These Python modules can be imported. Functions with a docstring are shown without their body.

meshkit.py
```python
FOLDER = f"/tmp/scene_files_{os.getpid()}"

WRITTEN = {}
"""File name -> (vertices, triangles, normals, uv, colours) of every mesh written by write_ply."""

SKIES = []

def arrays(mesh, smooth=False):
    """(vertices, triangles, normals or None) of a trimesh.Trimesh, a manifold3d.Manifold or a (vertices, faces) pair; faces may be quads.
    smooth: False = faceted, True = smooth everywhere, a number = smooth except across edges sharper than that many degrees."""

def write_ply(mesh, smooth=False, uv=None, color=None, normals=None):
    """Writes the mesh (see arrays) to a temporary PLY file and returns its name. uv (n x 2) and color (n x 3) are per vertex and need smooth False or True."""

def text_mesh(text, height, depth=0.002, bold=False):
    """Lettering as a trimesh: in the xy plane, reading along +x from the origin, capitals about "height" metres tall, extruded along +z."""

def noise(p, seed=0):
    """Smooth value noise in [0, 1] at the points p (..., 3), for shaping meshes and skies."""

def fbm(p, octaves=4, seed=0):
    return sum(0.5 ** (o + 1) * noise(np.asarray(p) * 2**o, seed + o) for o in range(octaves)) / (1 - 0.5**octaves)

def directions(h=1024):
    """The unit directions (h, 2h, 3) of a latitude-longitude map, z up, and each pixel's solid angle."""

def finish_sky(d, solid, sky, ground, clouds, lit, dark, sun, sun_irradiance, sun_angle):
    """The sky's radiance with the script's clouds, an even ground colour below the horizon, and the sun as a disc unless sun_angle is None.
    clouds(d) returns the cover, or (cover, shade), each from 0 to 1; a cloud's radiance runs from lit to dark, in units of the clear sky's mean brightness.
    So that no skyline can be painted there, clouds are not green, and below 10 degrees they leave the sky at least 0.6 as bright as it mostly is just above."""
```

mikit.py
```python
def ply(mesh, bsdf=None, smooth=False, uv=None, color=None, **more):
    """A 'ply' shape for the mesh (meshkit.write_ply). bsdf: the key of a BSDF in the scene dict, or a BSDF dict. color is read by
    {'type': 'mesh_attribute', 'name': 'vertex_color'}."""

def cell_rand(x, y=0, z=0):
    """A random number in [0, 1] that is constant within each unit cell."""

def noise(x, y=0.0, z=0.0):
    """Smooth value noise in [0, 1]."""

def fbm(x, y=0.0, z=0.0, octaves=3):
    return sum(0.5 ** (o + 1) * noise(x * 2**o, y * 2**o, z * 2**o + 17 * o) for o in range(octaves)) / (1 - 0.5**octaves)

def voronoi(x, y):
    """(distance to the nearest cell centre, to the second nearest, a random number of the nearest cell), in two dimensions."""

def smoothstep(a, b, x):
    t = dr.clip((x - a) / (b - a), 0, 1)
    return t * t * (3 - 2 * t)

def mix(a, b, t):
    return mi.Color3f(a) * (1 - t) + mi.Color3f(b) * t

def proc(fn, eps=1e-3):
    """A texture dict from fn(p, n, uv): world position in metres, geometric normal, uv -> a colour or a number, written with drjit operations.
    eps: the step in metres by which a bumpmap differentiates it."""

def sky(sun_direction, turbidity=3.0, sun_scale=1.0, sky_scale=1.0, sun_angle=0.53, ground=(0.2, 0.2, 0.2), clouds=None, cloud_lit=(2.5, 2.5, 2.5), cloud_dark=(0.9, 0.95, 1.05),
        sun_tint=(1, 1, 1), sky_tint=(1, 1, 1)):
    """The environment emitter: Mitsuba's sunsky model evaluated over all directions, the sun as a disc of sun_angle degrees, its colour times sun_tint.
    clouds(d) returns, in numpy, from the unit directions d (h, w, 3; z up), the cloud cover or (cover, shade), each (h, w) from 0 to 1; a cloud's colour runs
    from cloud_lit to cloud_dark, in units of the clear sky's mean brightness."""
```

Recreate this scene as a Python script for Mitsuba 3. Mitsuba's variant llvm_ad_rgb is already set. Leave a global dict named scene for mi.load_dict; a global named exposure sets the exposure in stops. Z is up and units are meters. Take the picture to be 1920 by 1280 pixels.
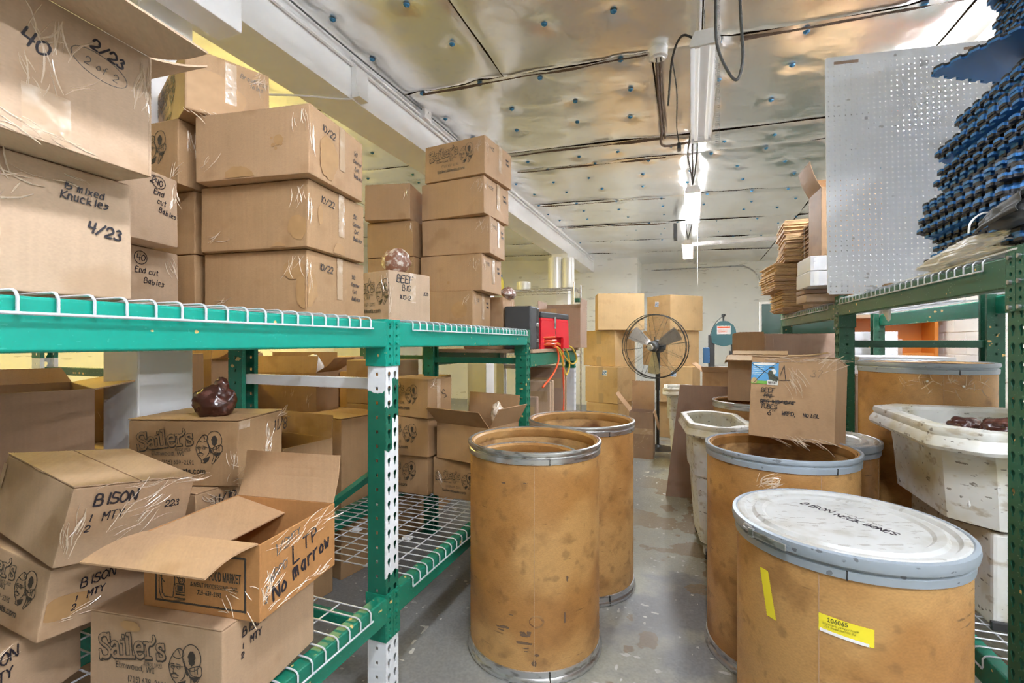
import math, random
import numpy as np, trimesh, mitsuba as mi, mikit, meshkit, drjit as dr
import manifold3d as mf
from shapely.geometry import Polygon, LineString, Point, box as sbox, MultiPolygon
from shapely import affinity, unary_union
from mikit import noise, fbm, voronoi, cell_rand, smoothstep, mix

T = mi.ScalarTransform4f
PI = math.pi
scene, labels, MAT = {}, {}, {}

# ------------------------------------------------------------------ camera, light, exposure
HC = 1.33
YAW = math.radians(20.9)
FPX = 885.0
exposure = 1.80
dirv = np.array([-math.sin(YAW), math.cos(YAW), 0.0])
scene['camera'] = {'type': 'perspective', 'fov_axis': 'x', 'fov': 2 * math.degrees(math.atan(960.0 / FPX)),
                   'principal_point_offset_x': 0.0, 'principal_point_offset_y': -2.0 / 1280.0,
                   'near_clip': 0.05, 'far_clip': 60.0,
                   'to_world': T().look_at(origin=[0, 0, HC], target=[float(dirv[0]), float(dirv[1]), HC], up=[0, 0, 1])}
LAMP = (25.0, 26.4, 28.6)          # radiance of the lit fluorescent diffusers in the aisle
LAMP_BACK = (27.0, 28.6, 31.4)     # the aisle's lamps beside and behind the camera
LAMP_SIDE = (36.0, 38.0, 41.8)     # lamps over the right-hand rack row
LAMP_FAR = (38.0, 40.2, 44.2)      # lamp over the right side; scaled down for the added fill light
LAMP_WARM = (27.0, 20.5, 4.2)    # old warm lamps over the left part of the store


# ------------------------------------------------------------------ bookkeeping
_taken = {}


def fresh(key):
    n = _taken.get(key, 0)
    _taken[key] = n + 1
    return key if n == 0 else f'{key}_{n:03d}'


def thing(name, label, cat, group=None):
    k = fresh(name)
    labels[k] = {'label': label, 'category': cat}
    if group:
        labels[k]['group'] = group
    return k


def M4(x=0, y=0, z=0, yaw=0, rv=None):
    m = np.eye(4)
    if rv is not None:
        a = np.linalg.norm(rv)
        if a > 1e-9:
            m = trimesh.transformations.rotation_matrix(a, np.array(rv) / a)
    elif yaw:
        m = trimesh.transformations.rotation_matrix(math.radians(yaw), [0, 0, 1])
    m[:3, 3] = (x, y, z)
    return m


def put(key, mesh, bsdf, M=None, smooth=False, **kw):
    if M is not None:
        mesh = mesh.copy()
        mesh.apply_transform(M)
    scene[key] = mikit.ply(mesh, 'bsdf_' + bsdf, smooth, **kw)
    return key


def part(parent, name, mesh, bsdf, M=None, smooth=False, label=None, **kw):
    k = fresh(parent + '__' + name)
    put(k, mesh, bsdf, M, smooth, **kw)
    if label:
        labels[k] = {'label': label}
    return k


def single(name, label, cat, mesh, bsdf, M=None, smooth=False, group=None):
    k = thing(name, label, cat, group)
    return put(k, mesh, bsdf, M, smooth)


def struct(name, mesh, bsdf, smooth=False, label=None):
    k = fresh(name)
    if mesh is not None:
        put(k, mesh, bsdf, None, smooth)
    labels[k] = {'kind': 'structure'}
    if label:
        labels[k]['label'] = label
    return k


_shared = {}


def part_ref(parent, name, sig, make, bsdf, M, smooth=False, label=None):
    """a part whose mesh file is shared by all parts with the same signature"""
    s = (sig, bsdf)
    if s not in _shared:
        _shared[s] = mikit.ply(make(), 'bsdf_' + bsdf, smooth)
    k = fresh(parent + '__' + name)
    scene[k] = {**_shared[s], 'to_world': T(M)}
    if label:
        labels[k] = {'label': label}
    return k


# ------------------------------------------------------------------ mesh helpers
def cat(*ms):
    ms = [m for m in (ms[0] if len(ms) == 1 and isinstance(ms[0], list) else ms) if m is not None]
    return trimesh.util.concatenate(ms)


def bx(x0, x1, y0, y1, z0, z1, r=0.0):
    if r <= 0:
        m = trimesh.creation.box((x1 - x0, y1 - y0, z1 - z0))
        m.apply_translation(((x0 + x1) / 2, (y0 + y1) / 2, (z0 + z1) / 2))
        return m
    pts = []
    for sx, sy, sz in np.ndindex(2, 2, 2):
        c = np.array([(x0 + r, x1 - r)[sx], (y0 + r, y1 - r)[sy], (z0 + r, z1 - r)[sz]])
        s = np.array([2 * sx - 1, 2 * sy - 1, 2 * sz - 1])
        for d in ((1, 0, 0), (0, 1, 0), (0, 0, 1), (.71, .71, 0), (.71, 0, .71), (0, .71, .71), (.58, .58, .58)):
            pts.append(c + r * s * np.array(d))
    return trimesh.convex.convex_hull(np.array(pts))


def carton_body(w1, w2, h, seed=0, r=0.006):
    """closed carton: near edge at x=0,y=0; reaches to x=-w1, y=w2; corners slightly off square"""
    rg = np.random.default_rng(seed)
    pts = []
    for sx, sy, sz in np.ndindex(2, 2, 2):
        s = np.array([2 * sx - 1, 2 * sy - 1, 2 * sz - 1])
        c = np.array([(-w1 + r, -r)[sx], (r, w2 - r)[sy], (r, h - r)[sz]]) - s * rg.uniform(0, .0035, 3) * (1, 1, .4)
        for d in ((1, 0, 0), (0, 1, 0), (0, 0, 1), (.71, .71, 0), (.71, 0, .71), (0, .71, .71), (.58, .58, .58)):
            pts.append(c + r * s * np.array(d))
    return trimesh.convex.convex_hull(np.array(pts))


def lathe(profile, n=64, closed=False):
    p = np.array(profile, float)
    if closed:
        p = np.vstack([p, p[:1]])
    return trimesh.creation.revolve(p, sections=n)


def curve(pts, n=8):
    p = np.array(pts, float)
    if len(p) < 3:
        return p
    q = np.vstack([2 * p[0] - p[1], p, 2 * p[-1] - p[-2]])
    out = []
    for i in range(len(p) - 1):
        a, b, c, d = q[i:i + 4]
        for t in np.linspace(0, 1, n, endpoint=False):
            out.append(.5 * (2 * b + (c - a) * t + (2 * a - 5 * b + 4 * c - d) * t * t + (-a + 3 * b - 3 * c + d) * t ** 3))
    return np.vstack([out, p[-1:]])


def tube(pts, r, k=6, n=0):
    p = curve(pts, n) if n else np.array(pts, float)
    t = np.gradient(p, axis=0)
    t /= np.linalg.norm(t, axis=1, keepdims=True) + 1e-12
    a = np.cross(t[0], [0, 0, 1] if abs(t[0][2]) < .9 else [1, 0, 0])
    ring = []
    for i in range(len(p)):
        a = a - t[i] * (a @ t[i])
        a /= np.linalg.norm(a) + 1e-12
        b = np.cross(t[i], a)
        ring.append(p[i] + r * np.stack([np.cos(2 * PI * j / k) * a + np.sin(2 * PI * j / k) * b for j in range(k)]))
    v = np.vstack(ring + [p[:1], p[-1:]])
    f = []
    for i in range(len(p) - 1):
        for j in range(k):
            q, w = i * k + j, i * k + (j + 1) % k
            f += [[q, w, w + k], [q, w + k, q + k]]
    e = len(p) * k
    for j in range(k):
        f += [[e, (j + 1) % k, j], [e + 1, (len(p) - 1) * k + j, (len(p) - 1) * k + (j + 1) % k]]
    return trimesh.Trimesh(v, f, process=False)


def rod(a, b, r, k=8):
    return tube([a, b], r, k)


def ext(poly, d):
    """shapely polygon(s) extruded along +z"""
    ms = [trimesh.creation.extrude_polygon(g, d, engine='earcut') for g in getattr(poly, 'geoms', [poly]) if g.area > 1e-10]
    return cat(ms)


def lump(r, seed, amp=.35, freq=2.0, sub=3, ridge=0.0):
    m = trimesh.creation.icosphere(subdivisions=sub)
    v = np.array(m.vertices)
    n = meshkit.fbm(v * freq + seed * 7.3, 4, seed) - .5
    q = 1 + amp * 2 * n
    if ridge:
        q = q - ridge * np.abs(meshkit.noise(v * freq * 3.1 + 4, seed + 3) - .5)
    v = v * q[:, None] * np.array(r)
    return trimesh.Trimesh(v, m.faces, process=False)


def grid(nx, ny, fn):
    """a sheet of (nx+1)(ny+1) points fn(s,t) -> xyz, s,t in 0..1 arrays; two-sided by BSDF"""
    s, t = np.meshgrid(np.linspace(0, 1, nx + 1), np.linspace(0, 1, ny + 1), indexing='ij')
    v = np.stack(np.broadcast_arrays(*fn(s, t)), -1).reshape(-1, 3)
    i = np.arange(nx * (ny + 1)).reshape(nx, ny + 1)[:, :-1].ravel()
    f = np.vstack([np.stack([i, i + ny + 1, i + ny + 2], 1), np.stack([i, i + ny + 2, i + 1], 1)])
    return trimesh.Trimesh(v, f, process=False)


def thick_sheet(nx, ny, fn, th, nrm):
    """a sheet with thickness th along the direction nrm"""
    a = grid(nx, ny, fn)
    v = np.array(a.vertices)
    n = np.array(nrm, float)
    n /= np.linalg.norm(n)
    w = v - th * n
    N = len(v)
    f = [np.array(a.faces), np.array(a.faces)[:, ::-1] + N]
    idx = np.arange(N).reshape(nx + 1, ny + 1)
    loop = np.concatenate([idx[:, 0], idx[-1, 1:], idx[-2::-1, -1], idx[0, -2:0:-1]])
    nx_ = np.roll(loop, -1)
    f += [np.stack([loop, loop + N, nx_ + N], 1), np.stack([loop, nx_ + N, nx_], 1)]
    m = trimesh.Trimesh(np.vstack([v, w]), np.vstack(f), process=False)
    m.fix_normals()
    return m


def panel4(a, b, c, d, th=.005, bend=0.0, n=6):
    """cardboard panel through four corners (a,b = hinge; d,c = free edge), with a slight bend"""
    a, b, c, d = (np.array(q, float) for q in (a, b, c, d))
    nr = np.cross(b - a, d - a)
    nr /= np.linalg.norm(nr)

    def fn(s, t):
        s, t = s[..., None], t[..., None]
        p = (a * (1 - s) + b * s) * (1 - t) + (d * (1 - s) + c * s) * t
        p = p + nr * bend * np.sin(t * PI * .9) * (1 + .3 * np.sin(3 * s))
        return p[..., 0], p[..., 1], p[..., 2]
    return thick_sheet(n, n, fn, th, nr)


# ------------------------------------------------------------------ materials
def col(*c):
    return {'type': 'rgb', 'value': list(c)}


def two(b):
    return {'type': 'twosided', 'bsdf': b}


def princ(c, rough=.5, metal=0.0, spec=.5, **k):
    return two({'type': 'principled', 'base_color': c if isinstance(c, dict) else col(*c), 'roughness': rough, 'metallic': metal, 'specular': spec, **k})


def kraft(c, seed, rough=.62):
    """corrugated board: fine fibres, faint flute lines, soft blotches of darker pulp"""
    def fn(p, n, uv):
        a = fbm(p.x * 6 + seed, p.y * 6, p.z * 6, 3)
        b = noise(p.x * 260 + p.y * 240, p.z * 420, p.y * 130)
        g = noise((p.x + p.y) * 150 + seed, p.z * 8, 0)
        s = smoothstep(.60, .78, fbm(p.x * 9 + 3 * seed, p.y * 9 + 5, p.z * 9, 3))
        k = .86 + .2 * a + .10 * (b - .5) + .06 * (g - .5)
        return mix(mi.Color3f(c) * k, mi.Color3f(c[0] * .72, c[1] * .62, c[2] * .5), s * .45)
    return princ(mikit.proc(fn), rough, spec=.35)


KR = {'kraft_pale': (.440, .310, .208), 'kraft_mid': (.405, .252, .140), 'kraft_tan': (.355, .214, .108), 'kraft_shaded': (.26, .155, .090), 'kraft_rose': (.345, .230, .165), 'kraft_clay': (.405, .270, .168), 'kraft_orange': (.365, .175, .062), 'kraft_gold': (.52, .345, .165)}  # one darker kraft has shade mixed into its colour
for i, (k, c) in enumerate(KR.items()):
    MAT[k] = kraft(c, i * 3.7)


def f_drum(p, n, uv):
    a = fbm(p.x * 4, p.y * 4, p.z * 4, 4)
    b = fbm(p.x * 11 + 9, p.y * 11, p.z * 9, 5)
    c2 = fbm(p.x * 26 + 2, p.y * 26, p.z * 22, 4)
    fine = noise(p.x * 230, p.y * 230, p.z * 280)
    scr = smoothstep(.72, .80, fbm(p.x * 14 + 5, p.y * 14 + 2, p.z * 90, 3)) * smoothstep(.50, .75, noise(p.x * 9, p.y * 9, p.z * 14))
    c = mix((.430, .240, .086), (.325, .155, .046), smoothstep(.38, .66, a))
    c = mix(c, (.19, .080, .024), smoothstep(.50, .78, b) * .52)
    c = mix(c, (.15, .07, .026), smoothstep(.60, .80, c2) * .40)
    c = c * (.90 + .2 * fine)
    return mix(c, (.10, .055, .025), scr * .7)


MAT['drum_fibre'] = princ(mikit.proc(f_drum), .42, spec=.45)


def f_drum_in(p, n, uv):
    a = fbm(p.x * 9, p.y * 9, p.z * 9, 4)
    return mix((.46, .27, .11), (.14, .055, .02), smoothstep(.40, .70, a)) * (.85 + .3 * noise(p.x * 90, p.y * 90, p.z * 160))


MAT['drum_inside'] = princ(mikit.proc(f_drum_in), .5)


def f_steel(p, n, uv):
    a = fbm(p.x * 25, p.y * 25, p.z * 60, 3)
    return mix((.62, .63, .64), (.30, .29, .28), smoothstep(.5, .75, a))


MAT['bare_steel'] = two({'type': 'principled', 'base_color': mikit.proc(f_steel), 'metallic': .9, 'roughness': .28})


def f_ringpaint(p, n, uv):
    a = fbm(p.x * 40, p.y * 40, p.z * 60, 3)
    return mix((.30, .345, .39), (.10, .10, .11), smoothstep(.72, .78, a) * .7)


MAT['grey_ring'] = princ(mikit.proc(f_ringpaint), .35, .25)


def f_lid(p, n, uv):
    a = fbm(p.x * 14, p.y * 14, p.z * 3, 4)
    sc = smoothstep(.70, .76, fbm(p.x * 12 + p.y * 30, p.y * 70 - p.x * 30, 2, 3))
    c = mix((.46, .46, .445), (.38, .365, .325), smoothstep(.45, .75, a))
    return mix(c, (.25, .23, .20), sc * .55)


MAT['white_lid'] = princ(mikit.proc(f_lid), .3)


def f_tub(p, n, uv):
    a = fbm(p.x * 7, p.y * 7, p.z * 5, 4)
    b = fbm(p.x * 22 + 3, p.y * 22, p.z * 30, 4)
    c = mix((.66, .655, .62), (.52, .48, .36), smoothstep(.45, .72, a))
    c = mix(c, (.34, .27, .17), smoothstep(.58, .74, b) * .6)
    return mix(c, (.08, .06, .04), smoothstep(.70, .76, fbm(p.x * 45, p.y * 45, p.z * 60, 3)) * .7)


MAT['tub_plastic'] = princ(mikit.proc(f_tub), .38)


def paint(c, chip, amt, seed, rough=.34, under=(.55, .42, .16)):
    def fn(p, n, uv):
        a = fbm(p.x * 3 + seed, p.y * 3, p.z * 3, 3)
        ch = smoothstep(amt, amt + .03, fbm(p.x * 34 + seed, p.y * 34, p.z * 34, 3))
        sp = smoothstep(.86, .9, noise(p.x * 190 + seed, p.y * 190, p.z * 190)) * .45
        base = mi.Color3f(c) * (.85 + .3 * a)
        return mix(mix(base, chip, sp), under, ch)
    return princ(mikit.proc(fn), rough, spec=.5)


MAT['teal_paint'] = paint((.002, .245, .178), (.05, .36, .29), .82, 1)
MAT['green_paint'] = paint((.006, .135, .082), (.07, .28, .20), .77, 4)
MAT['rack_green_paint'] = paint((.014, .082, .045), (.15, .28, .21), .77, 9, under=(.62, .40, .14))


def f_postmix(p, n, uv):
    """the corner post of the near bay: white over-paint on green, in ragged bands"""
    w = fbm(p.x * 30, p.y * 30, p.z * 9, 3)
    d = .06 * (w - .5)
    z = p.z + d
    n2 = .03 * (fbm(p.x * 60, p.y * 60, p.z * 14, 3) - .5)
    top = 1 - smoothstep(1.247, 1.250, p.z)
    hi = smoothstep(1.155, 1.160, z) * top
    face = smoothstep(-1.006, -1.004, p.x)
    right = smoothstep(1.4195, 1.4215, p.y + n2 * .35)
    gl = smoothstep(.947, .950, p.z + n2) * (1 - smoothstep(1.098, 1.101, p.z + n2))
    gr = smoothstep(1.057, 1.060, p.z + n2) * (1 - smoothstep(1.203, 1.206, p.z + n2))
    strip = face * smoothstep(.505, .508, p.z + n2) * top * (1 - (gl * (1 - right) + gr * right))
    low = (1 - smoothstep(.285, .289, p.z)) * smoothstep(.045, .06, z)
    white = dr.clip(hi * (1 - face) + low + strip, 0, 1)
    g = mi.Color3f(.006, .098, .060) * (.85 + .3 * fbm(p.x * 8, p.y * 8, p.z * 8, 2))
    return mix(g, (.70, .72, .74), white)


MAT['two_tone_paint'] = princ(mikit.proc(f_postmix), .38)
MAT['white_paint'] = paint((.70, .71, .73), (.8, .8, .8), .83, 12, .45, (.35, .35, .33))
MAT['wire_coat'] = princ((.60, .62, .66), .3, .3)
MAT['chrome'] = two({'type': 'roughconductor', 'material': 'Cr', 'alpha': .15})
MAT['black_void'] = princ((.012, .012, .012), .7)
MAT['black_plastic'] = princ((.018, .019, .020), .35)
MAT['charcoal'] = princ((.045, .048, .050), .5)
MAT['marker_black'] = princ((.012, .009, .014), .55)
MAT['print_black'] = princ((.030, .022, .016), .6)
MAT['pencil_grey'] = princ((.10, .085, .075), .6)


def f_tape(p, n, uv):
    a = fbm(p.x * 30, p.y * 30, p.z * 30, 3)
    return mix((.44, .31, .20), (.56, .45, .345), smoothstep(.45, .75, a))


def b_tape(p, n, uv):
    return .0022 * fbm(p.x * 60, p.y * 60, p.z * 40, 3)


MAT['tape_film'] = two({'type': 'bumpmap', 'scale': 1.0, 'arbitrary': mikit.proc(b_tape, 8e-4),
                          'bsdf': {'type': 'principled', 'base_color': mikit.proc(f_tape), 'roughness': .16, 'specular': .75, 'clearcoat': .6, 'clearcoat_gloss': .9}})
MAT['brown_tape'] = princ((.40, .27, .15), .25, spec=.6)
MAT['plastic_film'] = princ((.60, .48, .36), .10, spec=.9, clearcoat=.8, clearcoat_gloss=.95)


def f_stain(p, n, uv):
    a = fbm(p.x * 30, p.y * 30, p.z * 30, 3)
    return mix((.40, .235, .105), (.33, .185, .075), a)


MAT['grease_stain'] = princ(mikit.proc(f_stain), .55)
MAT['dark_stain'] = princ((.12, .07, .04), .55)


def f_meat(p, n, uv):
    a = fbm(p.x * 40, p.y * 40, p.z * 40, 3)
    return mix((.040, .010, .006), (.11, .040, .028), smoothstep(.50, .72, a))


MAT['smoked_meat'] = princ(mikit.proc(f_meat), .20, spec=.5, clearcoat=.5, clearcoat_gloss=.95)


def f_wrapmeat(p, n, uv):
    a = fbm(p.x * 50, p.y * 50, p.z * 50, 3)
    return mix((.20, .09, .055), (.48, .40, .34), smoothstep(.46, .66, a))


MAT['wrapped_meat'] = princ(mikit.proc(f_wrapmeat), .16, spec=.7, clearcoat=1.0, clearcoat_gloss=.95)


# building
def f_wall(p, n, uv):
    a = fbm(p.x * 2, p.y * 2, p.z * 2, 3)
    s = smoothstep(.74, .80, fbm(p.x * 5 + p.y * 5, p.z * 26, 3, 3))
    return mix(mi.Color3f(.74, .735, .685) * (.93 + .14 * a), (.38, .36, .31), s * .5)


MAT['wall_white'] = princ(mikit.proc(f_wall), .6, spec=.3)
MAT['block_white'] = paint((.68, .665, .62), (.75, .74, .70), .82, 21, .55, (.45, .42, .36))


def f_beam(p, n, uv):
    a = fbm(p.x * 9, p.y * 9, p.z * 9, 3)
    pe = smoothstep(.70, .73, fbm(p.x * 8 + 3, p.y * 3, p.z * 8, 4)) * smoothstep(-2.12, -2.2, p.x)
    return mix(mi.Color3f(.82, .82, .82) * (.95 + .1 * a), (.34, .27, .17), pe)


def b_beam(p, n, uv):
    return .004 * fbm(p.x * 22, p.y * 14, p.z * 22, 4)


MAT['beam_white'] = two({'type': 'bumpmap', 'scale': 1.0, 'arbitrary': mikit.proc(b_beam, 2e-3), 'bsdf': {'type': 'principled', 'base_color': mikit.proc(f_beam), 'roughness': .5, 'specular': .4}})
MAT['conduit_white'] = princ((.74, .74, .74), .4)


def f_floor(p, n, uv):
    a = fbm(p.x * 1.3, p.y * 1.3, 0, 4)
    lane = smoothstep(-.62, -.25, p.x + .25 * (a - .5)) * (1 - smoothstep(1.6, 2.0, p.x))
    e = fbm(p.x * 2.6 + 11, p.y * 2.6, 2, 5)
    f = fbm(p.x * 9, p.y * 9, 5, 4)
    paintc = mix((.165, .170, .175), (.215, .215, .205), a)
    worn = mix((.255, .25, .20), (.33, .325, .265), fbm(p.x * 6, p.y * 6, 8, 3))
    c = mix(paintc, worn, lane * smoothstep(.24, .40, e))
    bare = smoothstep(.555, .575, .35 * e + .65 * fbm(p.x * 5.5 + 3, p.y * 5.5, 4, 5)) * lane
    c = mix(c, (.21, .155, .095), bare * .85)
    fleck = smoothstep(.87, .89, noise(p.x * 38, p.y * 38, 3)) * smoothstep(.5, .7, noise(p.x * 5, p.y * 5, 9))
    c = mix(c, (.46, .45, .41), fleck)
    return c * (.9 + .2 * noise(p.x * 130, p.y * 130, 1))


def r_floor(p, n, uv):
    return .30 + .35 * fbm(p.x * 4, p.y * 4, 4, 3)


MAT['floor_paint'] = princ(mikit.proc(f_floor), mikit.proc(r_floor), spec=.4)


def b_foil(p, n, uv):
    u, v = p.x * 105, p.y * 105
    g = dr.maximum(dr.abs(dr.cos(PI * u)), dr.abs(dr.cos(PI * v)))
    return .00022 * g + .006 * fbm(p.x * 2.2, p.y * 2.2, 0, 2) + .0050 * fbm(p.x * 9, p.y * 9, 3, 4)


def f_foil(p, n, uv):
    a = fbm(p.x * 1.6 + 2, p.y * 1.6, 0, 3)
    s = smoothstep(.70, .76, fbm(p.x * 18, p.y * 18, 1, 3))
    return mix(mix((.95, .945, .93), (.89, .865, .82), smoothstep(.45, .7, a)), (.88, .88, .88), s * .6)


MAT['foil'] = two({'type': 'bumpmap', 'scale': 1.0, 'arbitrary': mikit.proc(b_foil, 1.5e-3),
                     'bsdf': {'type': 'principled', 'base_color': mikit.proc(f_foil), 'metallic': .97, 'roughness': .26}})
MAT['seam_brown'] = princ((.085, .05, .03), .6)
MAT['fastener_blue'] = princ((.03, .17, .33), .4)
MAT['torn_foil'] = two({'type': 'principled', 'base_color': col(.72, .72, .72), 'metallic': .9, 'roughness': .3})


def lamp(c):
    return {'type': 'area', 'radiance': col(*(c if isinstance(c, tuple) else (c, c, c)))}


MAT['lamp_white'] = princ((.86, .86, .87), .35)
MAT['acrylic'] = princ((.66, .68, .70), .2, spec=.6)
MAT['tube_glass'] = princ((.86, .87, .88), .25)

# ================================================================== the room
XL, XR, YB, YF1, YF2, XJ = -6.2, 2.30, -7.0, 10.02, 10.95, -1.06


def zc(x):
    return 3.06 - .036 * x


struct('floor', bx(XL - .1, XR + .1, YB - .1, YF2 + .1, -.12, 0), 'floor_paint')
struct('wall_left', bx(XL - .12, XL, YB, YF2, 0, 3.5), 'wall_white')
struct('wall_back', bx(XL, XR, YB - .12, YB, 0, 3.5), 'wall_white')
struct('wall_front_near', bx(XL, XJ, YF1, YF2 + .12, 0, 3.5), 'wall_white')
struct('wall_front', bx(XJ, XR + .1, YF2, YF2 + .12, 0, 3.5), 'wall_white')
WR = struct('wall_right', bx(XR, XR + .14, YB, YF2 + .1, 0, 3.5), 'block_white')
rg = random.Random(5)
for j in range(9):
    for i in range(10):
        y0 = 4.2 + .405 * i + (.2 if j % 2 else 0)
        z0 = .40 + .205 * j
        d = .004 + rg.random() * .004
        part(WR, 'block', bx(XR - d, XR + .02, y0 + .003, y0 + .400, z0 + .003, z0 + .200, .002), 'block_white')

# ceiling: dark backing with foil-faced insulation boards hung below it, gaps left at the joints
bk = trimesh.Trimesh([[XL, YB, zc(XL) + .03], [XR, YB, zc(XR) + .03], [XR, YF2 + .1, zc(XR) + .03], [XL, YF2 + .1, zc(XL) + .03],
                      [XL, YB, zc(XL) + .13], [XR, YB, zc(XR) + .13], [XR, YF2 + .1, zc(XR) + .13], [XL, YF2 + .1, zc(XL) + .13]],
                     [[0, 1, 2], [0, 2, 3], [4, 6, 5], [4, 7, 6], [0, 4, 5], [0, 5, 1], [1, 5, 6], [1, 6, 2], [2, 6, 7], [2, 7, 3], [3, 7, 4], [3, 4, 0]])
CE = struct('ceiling', bk, 'seam_brown')
ROWS = [-7.0, -4.4, -1.95, -.73, .49, 1.71, 2.93, 4.17, 4.61, 5.90, 7.16, 8.34, 9.50, 10.96]
fast = []
rg = random.Random(11)
for r in range(len(ROWS) - 1):
    y0, y1 = ROWS[r], ROWS[r + 1]
    ny_ = max(1, round((y1 - y0) / .41))
    for k in range(ny_ + (0)):
        yy = y0 + .05 + (y1 - y0 - .1) * (k + .0) / max(1, ny_) if ny_ > 1 else (y0 + y1) / 2
        if yy < 1.5 or yy > 8.6:
            continue
        x = -1.90 + rg.uniform(0, .12)
        while x < 1.75:
            fast.append((x, yy + rg.uniform(-.035, .035)))
            x += rg.uniform(.36, .58)
        if yy < 6.2:
            x = -3.9
            while x < -2.35:
                fast.append((x, yy + rg.uniform(-.05, .05)))
                x += rg.uniform(.40, .60)
FA = np.array(fast)


def foil_panel(x0, x1, y0, y1, seed):
    near = y1 > 1.0 and x1 > -4.2 and y0 < 7
    st = .035 if near and y0 < 5 else .07 if near else .25
    nx, ny = max(3, int((x1 - x0) / st)), max(3, int((y1 - y0) / st))
    F = FA[(FA[:, 0] > x0 - .1) & (FA[:, 0] < x1 + .1) & (FA[:, 1] > y0 - .1) & (FA[:, 1] < y1 + .1)]

    def fn(s, t):
        x, y = x0 + .006 + (x1 - x0 - .012) * s, y0 + .006 + (y1 - y0 - .012) * t
        P = np.stack([x * 1.7, y * 1.7, x * 0 + seed], -1)
        z = zc(x) - .004 - .030 * (meshkit.fbm(P, 3, seed) - .35)
        for fx, fy in F:
            d2 = (x - fx) ** 2 + (y - fy) ** 2
            d = np.sqrt(d2)
            a = np.arctan2(y - fy, x - fx)
            z = z + .016 * np.exp(-d2 / .0036) + .0035 * np.sin(7 * a + seed + 9 * fx) * np.exp(-d / .09) * np.minimum(1, d / .03)
        ed = np.minimum(np.minimum(s * (x1 - x0), (1 - s) * (x1 - x0)), np.minimum(t * (y1 - y0), (1 - t) * (y1 - y0)))
        return x, y, z + .010 * np.exp(-ed / .03)
    return grid(nx, ny, fn)


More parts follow.
